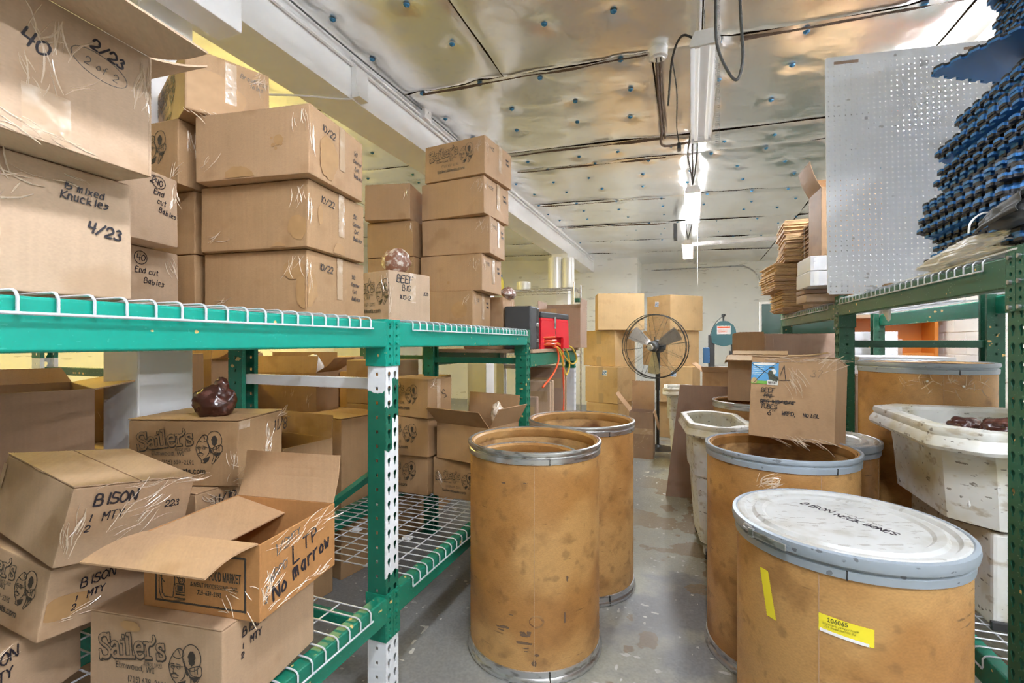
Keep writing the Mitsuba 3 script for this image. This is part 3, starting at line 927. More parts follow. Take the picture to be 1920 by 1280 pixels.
def market_mesh():
    """the framed print of the older open carton, in metres"""
    fr = sbox(0, 0, .262, .128).difference(sbox(.0045, .0045, .2575, .1235))
    g = [ext(fr, .0005)]
    for tx, x, y, w, h, b in (("SAILER'S FOOD MARKET", .098, .066, .150, .021, True), ('& MEAT PROCESSING, INC.', .105, .046, .135, .0105, False), ('715-639-2191', .125, .028, .068, .0105, True)):
        m = printed_text(tx, x, y, w, h, b)
        m.vertices[:, 2] = np.clip(m.vertices[:, 2], 0, 1) * .0012
        g.append(m)
    k = .0011
    fig = [sp((10, 10), (8, 50), (14, 78), (26, 84), (38, 78), (44, 50), (40, 10), w=2), sp((14, 10), (16, 4), (26, 4), w=2), sp((28, 4), (38, 4), (40, 10), w=2), ring(26, 94, 9, 10, 2), sp((18, 100), (26, 108), (35, 100), w=3), sp((16, 58), (36, 58), w=2), sp((18, 58), (20, 78), w=1.6), sp((34, 58), (32, 78), w=1.6),
           sp((14, 70), (6, 48), (16, 36), w=2), sp((38, 70), (50, 50), (56, 44), w=2), ring(62, 44, 8, 8, 2), ring(62, 44, 4, 4, 1.5), sbox(46, 16, 70, 36).difference(sbox(48, 18, 68, 34)), sbox(51, 20, 65, 32), sp((48, 12), (70, 12), w=3), sp((44, 4), (72, 4), w=2), sp((50, 104), (50, 78), w=2), sp((56, 104), (56, 76), w=3), sp((62, 104), (62, 80), w=2), sp((6, 108), (6, 2), (72, 2), w=1.5), sp((23, 92), (29, 92), w=1.5), sp((22, 88), (26, 86), (31, 88), w=1.5)]
    g.append(ext(affinity.translate(affinity.scale(unary_union(fig), k, k, origin=(0, 0)), .010, .008).buffer(0), .0005))
    return cat(g)


# ================================================================== cartons
def fM(face, w1, w2, h):
    if face == 'front':
        return np.array([[1, 0, 0, -w1], [0, 0, -1, 0], [0, 1, 0, 0], [0, 0, 0, 1.]])
    if face == 'side':
        return np.array([[0, 0, 1, 0], [1, 0, 0, 0], [0, 1, 0, 0], [0, 0, 0, 1.]])
    return np.array([[1, 0, 0, -w1], [0, 1, 0, 0], [0, 0, 1, h], [0, 0, 0, 1.]])


def slivers(n, s, t, ds, dt, ang, spread, l0, l1, seed, w=.0015, hh=.0012, fan=False):
    """small folds of clear film standing off the board; (s, t) centre, (ds, dt) extent"""
    rg = np.random.default_rng(seed)
    V, Fc = [], []
    for i in range(n):
        a = math.radians(ang + rg.uniform(-spread, spread))
        L = rg.uniform(l0, l1)
        c = np.array([s + rg.uniform(-ds, ds), t + rg.uniform(-dt, dt)])
        d = np.array([math.cos(a), math.sin(a)])
        o = np.array([-d[1], d[0]])
        ww = w * rg.uniform(.4, 1.3)
        bend = rg.uniform(-.12, .12) * L
        b = len(V)
        for k, q in enumerate((0, .33, .66, 1.0)):
            p = c + d * L * (q - .0) + o * bend * math.sin(PI * q)
            tw = ww * (.25 + .75 * math.sin(PI * min(max(q, .08), .92)))
            V += [(*(p - o * tw), .0004), (*p, hh * math.sin(PI * min(max(q, .15), .85)) + .0005), (*(p + o * tw), .0004)]
        for k in range(3):
            q = b + 3 * k
            Fc += [[q, q + 1, q + 4], [q, q + 4, q + 3], [q + 1, q + 2, q + 5], [q + 1, q + 5, q + 4]]
    m = trimesh.Trimesh(V, Fc, process=False)
    m.invert()
    return m


def film(s0, s1, t0, t1, seed, amp=.0016):
    nx, ny = max(4, int((s1 - s0) / .006)), max(4, int((t1 - t0) / .006))

    def fn(a, b):
        x, y = s0 + (s1 - s0) * a, t0 + (t1 - t0) * b
        P = np.stack([x * 55, y * 38, x * 0 + seed], -1)
        ed = np.minimum(np.minimum(a, 1 - a) * (s1 - s0), np.minimum(b, 1 - b) * (t1 - t0))
        return x + .002 * (meshkit.noise(np.stack([y * 90, x * 0, x * 0 + seed], -1)) - .5), y, .0007 + amp * np.abs(meshkit.fbm(P, 3, seed) - .45) * 2 * np.clip(ed / .008, 0, 1)
    return grid(nx, ny, fn)


def blotch(s, t, rs, rt, seed, rough=.25):
    a = np.linspace(0, 2 * PI, 40)[:-1]
    q = 1 + rough * 2 * (meshkit.fbm(np.stack([np.cos(a) * 1.6, np.sin(a) * 1.6, a * 0 + seed], -1), 3, seed) - .5)
    return Polygon([(s + rs * q[i] * math.cos(a[i]), t + rt * q[i] * math.sin(a[i])) for i in range(len(a))]).buffer(0)


class Carton:
    def __init__(self, label, x, y, z, yaw, w1, w2, h, mat='kraft_mid', rv=None, group=None, body=True, name='carton', seed=None):
        self.M = M4(x, y, z, yaw, rv)
        self.d = (w1, w2, h)
        self.t = thing(name, label, 'cardboard box', group)
        self.seed = seed if seed is not None else sum(map(ord, label)) % 997
        self.mat = mat
        if body:
            part(self.t, 'body', carton_body(w1, w2, h, self.seed), mat, self.M, 30)

    def F(self, face):
        return self.M @ fM(face, *self.d)

    def add(self, name, face, mesh, mat, smooth=False, label=None):
        part(self.t, name, mesh, mat, self.F(face), smooth, label)
        return self

    def logo(self, s=0.0, t=0.0, k=1.0, face='front'):
        kk = k * min(1.0, self.d[0] / .41)
        part_ref(self.t, 'printed_logo', 'logo', logo_mesh, 'print_black', self.F(face) @ M4(s, t, .0002) @ np.diag([kk, kk, 1, 1.]), False, 'black printed butcher logo')
        return self

    def write(self, face, rows, w=.0042, mat='marker_black', label='handwriting in marker'):
        return self.add('handwriting', face, written(rows, w, self.seed).apply_translation((0, 0, .0006)), mat, False, label)

    def tape(self, face, s, w=.05, t0=None, t1=None):
        h = self.d[2]
        return self.add('tape', face, film(s - w / 2, s + w / 2, h * .35 if t0 is None else t0, h - .002 if t1 is None else t1, self.seed + int(s * 100)), 'tape_film', True, 'wrinkled clear packing tape')

    def tear(self, face, n, s, t, ds, dt, ang, spread, l0=.02, l1=.07):
        return self.add('plastic_wrap', face, slivers(n, s, t, ds, dt, ang, spread, l0, l1, self.seed + n), 'plastic_film', False, 'creased clear plastic film')

    def stain(self, face, *bl, mat='grease_stain', rough=.25):
        g = unary_union([blotch(*b, self.seed + i, rough) for i, b in enumerate(bl)])
        w, h = (self.d[0] if face != 'side' else self.d[1]), (self.d[2] if face != 'top' else self.d[1])
        g = g.intersection(sbox(.006, .006, w - .006, h - .006))
        for q in getattr(g, 'geoms', [g]):
            self.add('grease_stain', face, ext(q, .0004).apply_translation((0, 0, .0003)), mat, False, 'dark grease stain')
        return self

    def corner(self, face='side', n=14):
        """film gathered at the near upper corner of a face"""
        s = .02 if face == 'side' else self.d[0] - .03
        return self.tear(face, n, s, self.d[2] - .05, .02, .03, -85, 22, .02, .06)

    def seams(self):
        w1, w2, h = self.d
        m = self.M
        part(self.t, 'flap', bx(-w1 + .002, -.002, .002, w2 / 2 - .002, h, h + .0035, .001), self.mat, m)
        part(self.t, 'flap', bx(-w1 + .002, -.002, w2 / 2 + .002, w2 - .002, h, h + .0035, .001), self.mat, m)
        return self


def open_carton(label, x, y, z, yaw, w1, w2, h, mat, flaps, th=.005, rv=None, inner=None, name='carton'):
    """flaps: {'front'|'back'|'left'|'right': (angle from upright towards outside, length, bend)}"""
    c = Carton(label, x, y, z, yaw, w1, w2, h, mat, rv, None, False, name)
    part(c.t, 'body', cat(bx(-w1, 0, 0, th, 0, h, .0015), bx(-w1, 0, w2 - th, w2, 0, h, .0015), bx(-w1, -w1 + th, th, w2 - th, 0, h, .0015), bx(-th, 0, th, w2 - th, 0, h, .0015), bx(-w1 + th, -th, th, w2 - th, 0, th)), mat, c.M)
    H = {'front': ((-w1, 0, h), (0, 0, h), (0, -1, 0)), 'back': ((0, w2, h), (-w1, w2, h), (0, 1, 0)), 'left': ((-w1, w2, h), (-w1, 0, h), (-1, 0, 0)), 'right': ((0, 0, h), (0, w2, h), (1, 0, 0))}
    for k, (ang, L, bend) in flaps.items():
        a, b, o = (np.array(q, float) for q in H[k])
        d = o * math.sin(math.radians(ang)) + np.array([0, 0, 1.]) * math.cos(math.radians(ang))
        i = (b - a) / np.linalg.norm(b - a) * .004
        part(c.t, 'flap', panel4(a + i, b - i, b - i + d * L, a + i + d * L, th * .8, bend), inner or mat, c.M)
    return c


S0 = 1.4172
h9 = .225
# ---- nearest column on the upper shelf
c = Carton('pale carton marked 15 mixed Knuckles 4/23, at the teal shelf left end', -1.077, .233, S0, 2.2, .33, .407, .243, 'kraft_pale')
c.write('side', [(.286, .200, '15 mixed', .0125, -4), (.283, .181, 'Knuckles', .0140, -3)], .0021)
c.write('side', [(.325, .128, '4/23', .0195, -8)], .0036)
c.add('tape', 'side', film(.13, .20, .01, .235, 3), 'tape_film', True).tear('side', 15, .17, .17, .05, .06, 70, 60, .02, .06).tear('side', 10, .22, .215, .10, .02, -20, 25, .02, .06)
c.stain('side', (.135, .03, .018, .03))
c = open_carton('pale open carton marked 40 2/23, lid flap out, topmost at the left edge', -.976, .197, S0 + .2435, 4.7, .33, .43, .238, 'kraft_pale', {'right': (96, .150, .01), 'back': (66, .140, .006), 'left': (-60, .15, 0)})
c.write('side', [(.222, .150, '40', .026, -18)], .0036)
c.write('side', [(.322, .197, '2/23', .0185, -14)], .0036)
c.write('side', [(.312, .164, '2 of 2', .0135, -10)], .0012, 'pencil_grey', 'handwriting in pencil')
c.add('handwriting', 'side', ext(ring(.338, .168, .046, .022, .0012, -10), .0005), 'pencil_grey')
c.add('tape', 'side', film(.225, .292, .004, .085, 5), 'tape_film', True).tear('side', 24, .265, .12, .035, .05, 85, 50, .02, .07).tear('side', 15, .415, .19, .012, .035, -95, 20, .02, .07).tear('side', 13, .22, .022, .06, .012, -10, 20, .02, .06)

# ---- back row beside it
c = Carton('pale carton marked 40 End cut Babies standing on the shelf behind the knuckles carton', -1.612, .746, S0, 11.4, .22, .40, h9, 'kraft_pale')
c.write('side', [(.235, .140, 'End cut', .017, -3), (.265, .108, 'Babies', .017, -6)], .0022)
c.write('side', [(.240, .178, '40', .020, -2)], .0022).add('handwriting', 'side', ext(ring(.254, .187, .022, .021, .0018), .0005), 'marker_black').tear('side', 8, .36, .19, .02, .02, -60, 40)
c = Carton('pale carton marked End cut Babies, second of its stack behind the knuckles carton', -1.5035, .687, S0 + h9, 13.3, .28, .395, h9, 'kraft_pale')
c.write('side', [(.300, .155, 'End', .017, -8), (.312, .128, 'cut', .016, -8), (.318, .102, 'Babies', .015, -10)], .0022)
c.write('side', [(.255, .196, '2 2(' .replace('(', ''), .024, -12), (.305, .186, '40', .018, -6)], .0024).add('handwriting', 'side', ext(ring(.318, .194, .024, .019, .0018), .0005), 'marker_black').tear('side', 9, .375, .18, .012, .03, -80, 30)
for k in (0, 1):
    Carton(('lower' if k == 0 else 'upper') + ' shadowed carton in the narrow gap between the babies cartons and the big carton column', -1.640, 1.155, S0 + k * h9, 3, .28, .33, h9, 'kraft_tan').tear('side', 5, .06, .18, .02, .03, -75, 20)
c = Carton('tan carton with half a printed butcher logo, third up behind the big carton column', -1.625, 1.088, S0 + 2 * h9, 3, .40, .38, h9, 'kraft_tan')
c.logo(.0, .0).tear('side', 14, .05, .17, .025, .03, -75, 25).tear('front', 6, .37, .02, .02, .01, 60, 40)
c = Carton('large-stained tan carton on the very top of the left shelf stacks, turned to the aisle', -1.545, 1.055, S0 + 3 * h9, -23.5, .46, .262, .212, 'kraft_tan')
c.stain('side', (.06, .06, .13, .085)).tape('side', .135, .035, .06, .20).write('side', [(.165, .165, 'Brown cut', .014, -4), (.195, .142, 'loins', .014, -4)], .0018, 'pencil_grey').tear('side', 13, .24, .19, .02, .02, -110, 40).tear('side', 8, .05, .01, .06, .01, -30, 20).logo(-.03, .0)

# ---- the column of three with 10/22
for k, (x, y, yaw, w1, w2, lab) in enumerate(((-1.19, 1.215, 7.1, .418, .355, 'carton marked 10/22 Center Cut Babies, round stain on its edge, bottom of three'), (-1.167, 1.196, 7.0, .432, .341, 'carton marked 10/22 Center Cut Babies, small blot, middle of three'), (-1.132, 1.167, 8.6, .438, .330, 'carton marked 10/22 with a big oval grease stain, top of the column of three'))):
    c = Carton(lab, x, y, S0 + k * h9, yaw, w1, w2, h9, ('kraft_tan', 'kraft_tan', 'kraft_mid')[k])
    c.tape('side', .185, .034, .07, .222).tear('side', 9, .012, .165, .012, .04, -88, 12, .03, .08).tear('front', 7, w1 - .04, .19, .03, .02, -100, 35).tear('front', 5, .05, .04, .03, .02, 30, 30)
    c.write('side', [(.065, .165, '10/22', .022, -4)], .0024)
    c.write('side', [(.262, .158, '50', .015, -3), (.258, .130, 'Center', .013, -3), (.268, .103, 'Cut', .013, -3), (.262, .076, 'Babies', .013, -3)], .0020)
    if k == 2:
        c.stain('side', (.105, .085, .052, .075)).stain('front', (.175, .0, .055, .045), (.325, .115, .018, .016), (.305, .10, .008, .006), (.315, .088, .006, .005), (.335, .100, .005, .004), (.30, .123, .005, .004))
    elif k == 1:
        c.stain('side', (.065, .12, .014, .030), (.175, .012, .035, .032)).stain('front', (.32, .0, .030, .018), (.395, .065, .038, .040))
    else:
        c.stain('side', (.0, .095, .055, .065)).stain('front', (.415, .095, .040, .070), (.37, .155, .045, .030))
# ---- carton with the wrapped ham on top
c = Carton('small pale carton marked BEEF BIG, alone on the shelf between the two tall stacks', -1.209, 1.690, S0, -15.9, .23, .245, h9, 'kraft_pale')
c.logo(-.10, .0, 1.7).write('side', [(.045, .178, 'BEEF', .030, -2)], .0040).write('side', [(.075, .142, 'BIG', .024, -2), (.06, .105, '#10-2', .018, -4), (.20, .130, '323', .013, -2)], .0026)
c.tape('side', .135, .036, .09, .222).tear('side', 9, .01, .06, .008, .05, 88, 12, .03, .08).tear('front', 6, .20, .19, .02, .02, -70, 30)
ham = lump((.068, .058, .062), 4, .22, 1.6, 3, .10)
single('wrapped_meat', 'film-wrapped smoked ham lying on top of the BEEF BIG carton', 'meat', ham, 'wrapped_meat', M4(-1.245, 1.80, S0 + h9 + .052), True)
# ---- column behind
for k, (x, y, yaw, w1) in enumerate(((-1.62, 2.52, 3, .33), (-1.614, 2.525, 5, .335), (-1.614, 2.515, 4, .335), (-1.626, 2.497, 13, .30))):
    Carton(('lowest', 'second', 'third', 'topmost')[k] + ' tan carton of the rear stack left of the five-high logo stack', x, y, S0 + k * h9, yaw, w1, .30, h9, 'kraft_tan' if k < 3 else 'kraft_mid').tear('front', 6, w1 - .03, .19, .02, .02, -100, 30)
# ---- the five-high stack
for k, (x, y, yaw, w1, w2) in enumerate(((-1.22, 2.539, 4.9, .385, .335), (-1.173, 2.575, 1.9, .425, .335), (-1.131, 2.593, 4.2, .455, .302), (-1.142, 2.532, -3.7, .445, .346), (-1.128, 2.509, -5.5, .430, .356))):
    c = Carton(('bottom carton of the five-high stack, with a dark diamond patch', 'second carton of the five-high stack, with a small round spot', 'third carton of the five-high stack, with film along its upper edge', 'fourth carton of the five-high stack, plain and slightly turned', 'logo carton on top of the five-high stack')[k], x, y, S0 + k * h9, yaw, w1, w2, h9, ('kraft_tan', 'kraft_mid', 'kraft_mid', 'kraft_mid', 'kraft_mid')[k])
    c.tape('side', w2 * .55, .045, .06, .222).tear('front', 7, w1 - .04, .195, .03, .015, -110, 40).tear('side', 6, .03, .19, .02, .02, -70, 25)
    c.write('side', [(.06, .165, '4/22', .018, -3)], .0022, 'pencil_grey').write('side', [(w2 - .09, .16, 'HAMS', .014, -4), (w2 - .085, .135, 'BONES', .012, -4)], .0020)
    if k == 4:
        c.logo(.0, .0, 1.0)
    if k == 1:
        c.stain('front', (.20, .055, .010, .010))
    if k == 0:
        c.stain('front', (.30, .11, .05, .05), rough=.1)
c = Carton('narrow tall carton at the end of the shelf beside the black case', -1.20, 2.97, 1.2845, 0, .30, .235, .357, 'kraft_mid')
c.tear('side', 12, .15, .22, .03, .08, 80, 30).write('side', [(.10, .20, '11/22', .022, -70), (.13, .12, 'HAM', .02, -70)], .0026)
single('wrapped_meat', 'dark film-wrapped meat lying on the narrow tall carton by the black case', 'meat', lump((.05, .085, .042), 9, .25, 1.7, 3, .12), 'wrapped_meat', M4(-1.20, 3.08, 1.6415 + .034), True)

# ---- lower shelf, near bay
D0 = .4522
c = Carton('logo carton marked BISON 1/2 MTY, right under the open market carton', -.99, .76, D0, 8, .39, .336, h9, 'kraft_clay')
c.logo(.0, .0, 1.0).write('side', [(.060, .178, 'BISON', .020, 2), (.085, .150, 'MTY', .016, 2), (.058, .150, '1', .012, 0), (.056, .130, '2', .012, 0), (.235, .185, '323', .014, 2)], .0026)
c.stain('front', (.13, .205, .03, .012))
c.write('top', [(.07, .12, '1/2 MTY', .014, 4)], .0016, 'pencil_grey').seams()
c = open_carton('open orange-brown market carton marked LTP No marrow, with spread flaps', -.935, .812, D0 + h9 + .004, 8, .335, .295, .180, 'kraft_orange', {'front': (96, .145, -.012), 'left': (-103, .175, .0), 'back': (14, .135, .008)}, inner='kraft_mid')
part_ref(c.t, 'printed_logo', 'market', market_mesh, 'print_black', c.F('front') @ M4(.036, .018, .0003), False, 'black framed market print with a butcher figure')
c.write('side', [(.115, .085, 'L', .045, 8), (.155, .102, 'T', .034, 8), (.19, .108, 'P', .032, 8)], .0050)
c.write('side', [(.045, .028, 'No', .034, 9), (.115, .045, 'marrow', .034, 9)], .0060)
c.write('side', [(.035, .078, 'WRPD', .020, 12), (.018, .060, '1', .014, 0), (.016, .036, '2', .014, 0), (.05, .130, '1/2', .026, 10), (.10, .142, 'MTY', .020, 12)], .0022, 'pencil_grey')
c.tear('side', 18, .14, .15, .12, .02, 10, 30, .03, .09).tear('side', 14, .02, .05, .02, .04, 60, 50, .02, .07).tear('side', 15, .14, .012, .13, .008, 8, 14, .02, .07).tear('front', 9, .26, .05, .05, .04, -30, 50, .02, .06)
c = Carton('box under the smoked ham carton, showing only its film-wrapped end', -1.515, 1.07, D0, 0, .30, .30, .380, 'kraft_mid')
c.tear('side', 15, .06, .355, .05, .02, -30, 40).write('side', [(.06, .325, '11/10', .030, 2)], .0034).seams()
c = Carton('logo carton marked 11/8 with a dark smoked ham piece on its lid', -1.440, 1.165, D0 + .386, 17, .40, .275, h9, 'kraft_tan')
c.logo(.0, .0, 1.0).write('side', [(.205, .155, '11/8', .040, -4)], .0034).tape('side', .035, .06, .195, .223).tear('side', 24, .17, .10, .02, .05, 80, 25, .02, .06).tear('front', 13, .38, .05, .02, .04, 45, 60, .02, .05).tear('side', 8, .25, .21, .03, .008, 10, 30).seams()
c.add('plastic_wrap', 'top', film(.02, .38, .01, .12, 8, .003), 'tape_film', True)
meat = lump((.072, .062, .066), 21, .30, 1.5, 3, .22)
mt = single('smoked_meat', 'dark red smoked meat piece in shiny film on the lid of the 11/8 carton', 'meat', meat, 'smoked_meat', M4(-1.615, 1.215, D0 + .386 + h9 + .053), True)
part(mt, 'knot', lump((.030, .022, .030), 5, .3, 2, 2, .2), 'smoked_meat', M4(-1.59, 1.22, D0 + .386 + h9 + .112), True)
c = Carton('tilted carton marked BISON 1/2 MTY 223, topmost of the left low-shelf pile', -1.359, .627, .812, 0, .347, .283, .186, 'kraft_clay', rv=(-.158, .135, -.066))
c.write('side', [(.050, .138, 'BISON', .026, 2)], .0042).write('side', [(.075, .100, 'MTY', .020, 3), (.046, .102, '1', .015, 0), (.044, .078, '2', .015, 0), (.215, .112, '223', .016, 2)], .0024)
c.tear('side', 20, .14, .09, .05, .05, 40, 30, .03, .09).tear('side', 13, .02, .05, .012, .04, 85, 20, .03, .08).tear('side', 13, .16, .178, .12, .005, 4, 12, .03, .08).seams().write('top', [(.05, .235, '1/2 BISON', .014, 2)], .0016, 'pencil_grey')
c.add('tape', 'top', film(.15, .20, .0, .28, 4, .001), 'tape_film', True)
c.add('sticker', 'front', bx(.004, .022, .10, .165, 0, .0008), 'kraft_pale')
c = Carton('leaning logo carton marked BISON 1/2 MTY, middle of the left low-shelf pile', -1.415, .623, .632, 0, .300, .270, .170, 'kraft_clay', rv=(-.119, .142, .054))
c.logo(-.012, .0, 1.06).write('side', [(.070, .105, 'BISON', .022, 6), (.090, .075, 'MTY', .017, 6), (.062, .075, '1', .013, 0), (.060, .055, '2', .013, 0)], .0026).tear('side', 6, .06, .04, .04, .01, 10, 20).stain('side', (.05, .07, .05, .03))
c = Carton('bottom carton marked BISON 1/2 MTY, under the left pile at the frame edge', -1.42, .465, D0, 20, .32, .33, .176, 'kraft_clay')
c.write('side', [(.075, .140, 'BISON', .026, 3), (.105, .105, 'MTY', .022, 3), (.070, .108, '1', .015, 0), (.068, .084, '2', .015, 0)], .0032).tear('side', 15, .06, .165, .05, .008, 0, 25)
# ---- lower shelf, second bay
for k, (x, y, yaw, w2) in enumerate(((-1.411, 2.349, 0, .28), (-1.391, 2.324, 0, .28), (-1.374, 2.285, -12, .21))):
    c = Carton(('bottom', 'middle', 'top')[k] + ' logo carton of the three-high stack seen past the corner post on the low shelf', x, y, D0 + k * h9, yaw, .345, w2, h9 - .001, 'kraft_tan')
    c.logo(-.075, .0, 1.14)
    if k == 2:
        c.tape('side', .09, .03, .05, .22).write('side', [(.11, .15, '5/9', .024, -60)], .0028).tear('side', 10, .03, .19, .02, .02, 20, 60)
c = Carton('logo carton low on the second low shelf, left of the front fibre drum', -1.068, 2.347, D0, -4, .325, .29, h9 - .001, 'kraft_tan').logo(-.012, .0, 1.0)
c.tear('front', 6, .03, .12, .01, .03, -55, 15, .04, .08)
c = open_carton('open tan carton with a dark front flap on the second low shelf', -.995, 2.275, D0 + h9, -13, .375, .28, .20, 'kraft_tan', {'front': (44, .13, .0), 'back': (8, .15, .0), 'right': (30, .12, 0)})
single('plastic_bag', 'crumpled clear plastic bag sticking out of the open tan carton', 'plastic bag', cat(lump((.035, .05, .075), 31, .4, 2, 3, .3)), 'plastic_film', M4(-1.03, 2.47, D0 + h9 + .24), True)

# ---- cartons behind the rack, in the warm light
c = Carton('tall dark carton standing on the floor at the left frame edge behind the low shelf', -2.20, .46, 0.0, -18.6, .46, .62, 1.165, 'kraft_shaded', body=False)
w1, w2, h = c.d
part(c.t, 'body', cat(bx(-w1, 0, 0, .006, 0, h), bx(-w1, 0, w2 - .006, w2, 0, h), bx(-w1, -w1 + .006, 0, w2, 0, h), bx(-.006, 0, 0, w2, 0, h), bx(-w1, 0, 0, w2, 0, .006)), 'kraft_shaded', c.M)  # dark board colour stands in for the shade behind the shelf
part(c.t, 'flap', panel4((-w1, 0, h), (-w1, w2, h), (-w1 - .02, w2 - .03, h + .06), (-w1 - .02, .03, h + .06)), 'kraft_mid', c.M)
part(c.t, 'flap', panel4((-w1, w2, h), (0, w2, h), (-.02, w2 + .16, h + .03), (-w1 + .02, w2 + .16, h + .03)), 'kraft_mid', c.M)
B0 = .7885
c = open_carton('large open yellow-lit carton on the board shelf, seen below the white strut', -2.46, 2.60, B0, 12, .55, .30, .33, 'kraft_tan', {'front': (-14, .12, 0), 'back': (-4, .14, .0), 'right': (52, .17, .01), 'left': (35, .16, .01)})
c.tear('front', 7, .33, .2, .03, .06, 60, 40).tear('front', 6, .47, .12, .02, .06, 60, 30)
single('bubble_bag', 'grey bubble-wrap bag standing in the large open yellow-lit carton', 'bag', lump((.075, .06, .09), 17, .2, 1.5, 3), 'tube_glass', M4(-2.62, 2.74, B0 + .36), True)
for i, (x, y, z, yaw, a, b, hh, lab) in enumerate(((-2.62, 1.62, B0, 6, .32, .30, .25, 'lower yellow-lit carton just right of the white column'), (-2.63, 1.64, B0 + .25, -4, .30, .26, .23, 'upper yellow-lit carton just right of the white column'), (-2.86, 2.2, B0, 9, .36, .34, .27, 'yellow-lit carton seen between the white strut and the ham carton'),
                                                       (-2.80, 3.15, B0, -8, .36, .34, .42, 'yellow-lit carton rising behind the large open carton'), (-2.46, 3.2, B0, 5, .30, .40, .30, 'yellow-lit carton at the far end of the board shelf'), (-3.0, 1.54, B0, 3, .22, .3, .30, 'carton at the left of the white column on the board shelf'))):
    Carton(lab, x, y, z, yaw, a, b, hh, 'kraft_tan').tear('side', 5, .1, .1, .05, .05, 60, 60)
open_carton('open carton with a rounded flap on the board shelf behind the white strut', -2.72, 2.02, B0 + .272, 9, .34, .28, .17, 'kraft_mid', {'front': (-10, .10, 0), 'right': (70, .12, .01), 'back': (5, .10, 0)})
open_carton('dark open carton on the floor behind the rack, left of the corner post', -1.83, 1.72, .0, -6, .40, .30, .82, 'kraft_tan', {'front': (40, .12, 0), 'back': (4, .12, 0)})
Carton('tall tan carton on the floor behind the corner post', -1.83, 2.12, .0, -10, .36, .34, .90, 'kraft_tan').seams()
Carton('tall tan carton on the floor behind the second low shelf', -2.30, 2.05, .0, 4, .30, .34, .70, 'kraft_tan').seams()
for i, (x, y, z, a, b, hh) in enumerate(((-1.86, 2.62, 0, .4, .4, .55), (-1.87, 2.64, .55, .38, .36, .36), (-1.87, 2.66, .91, .38, .34, .30), (-1.86, 3.15, 0, .4, .42, .60), (-1.86, 3.16, .60, .38, .40, .46))):
    Carton(('bottom carton of the stack on the floor behind the second shelf bay', 'middle carton of the stack on the floor behind the second shelf bay', 'top carton of the stack on the floor behind the second shelf bay', 'bottom carton of the pair beside the rear posts', 'top carton of the pair beside the rear posts')[i], x, y, z, 3 * i - 5, a, b, hh, 'kraft_tan')

# ---- big cartons at the far end
def sticker(c, face, s, t, k=.075, rot=-6):
    q = thing_part = fresh(c.t + '__sticker')
    put(q, ext(affinity.rotate(sbox(s, t, s + k, t + k), rot), .0010), 'conduit_white', c.F(face))
    g = [sbox(s + k * a, t + k * b, s + k * (a + w), t + k * (b + v)) for a, b, w, v in ((.1, .1, .35, .2), (.15, .42, .3, .25), (.52, .2, .12, .5), (.7, .55, .2, .3), (.12, .75, .5, .1), (.72, .12, .18, .2))]
    put(fresh(q + '__print'), ext(affinity.rotate(unary_union(g), rot, origin=(s + k / 2, t + k / 2)), .0014), 'print_blue', c.F(face))
    labels[q] = {'label': 'small white and blue printed sticker'}


MAT['print_blue'] = princ((.05, .16, .36), .5)
for i, (nm, x, y, z, yaw, w1, w2, stk) in enumerate((('large carton at the bottom left of the far carton wall', -.93, 6.46, 0, -12, .47, .55, None), ('large stickered carton, second from the floor at the left of the far carton wall', -.938, 6.44, .5, -17, .495, .60, ('front', .26, .38)),
                                                    ('large taped carton, third from the floor at the left of the far carton wall', -.986, 6.543, 1.0, -24, .535, .53, None), ('wide plain carton on the top left of the far carton wall', -.604, 6.62, 1.5, 17, .63, .34, None),
                                                    ('large carton at the bottom right of the far carton wall', .0, 6.86, 0, -14, .46, .5, None), ('large stickered carton behind the foot of the fan', .006, 6.827, .5, -11.9, .44, .5, ('front', .15, .36)),
                                                    ('large carton right behind the fan hub', -.318, 6.895, 1.0, -41.8, .494, .62, None), ('large stickered carton on the top right of the far carton wall', -.284, 6.88, 1.5, -43, .467, .63, ('front', .17, .34)))):
    c = Carton(nm, x, y, z, yaw, w1, w2, .499, 'kraft_gold')
    if stk:
        sticker(c, *stk, .075)
    if i in (1, 2):
        c.add('tape', 'front', bx(w1 * .43, w1 * .57, .0, .13, 0, .001), 'brown_tape').add('tape', 'front', bx(w1 * .43, w1 * .57, .31, .497, 0, .001), 'brown_tape')
c = open_carton('tall open rose-brown carton standing on the floor in front of the fan', -.415, 5.59, 0, 0, .27, .28, .53, 'kraft_rose', {'left': (38, .26, .0), 'back': (2, .34, 0), 'right': (165, .2, .0)}, inner='kraft_mid')
c.add('tape', 'front', film(.0, .268, .28, .345, 6, .002), 'tape_film', True).tear('front', 9, .13, .17, .09, .06, 30, 60)
single('cardboard_sheet', 'large brown cardboard sheet leaning upright behind the left white tub', 'cardboard sheet', panel4((-.215, 4.30, .001), (.40, 4.345, .001), (.50, 4.43, .95), (-.10, 4.36, .965), .006, .006), 'kraft_rose')
Carton('carton on the floor under the open flapped carton near the bandsaw', .50, 5.62, 0, -8, .42, .4, .50, 'kraft_mid')
c = open_carton('open carton with spread yellow flaps in front of the bandsaw', .50, 5.60, .5, -8, .40, .36, .50, 'kraft_mid', {'front': (60, .14, .01), 'left': (50, .15, 0), 'right': (60, .14, 0)})
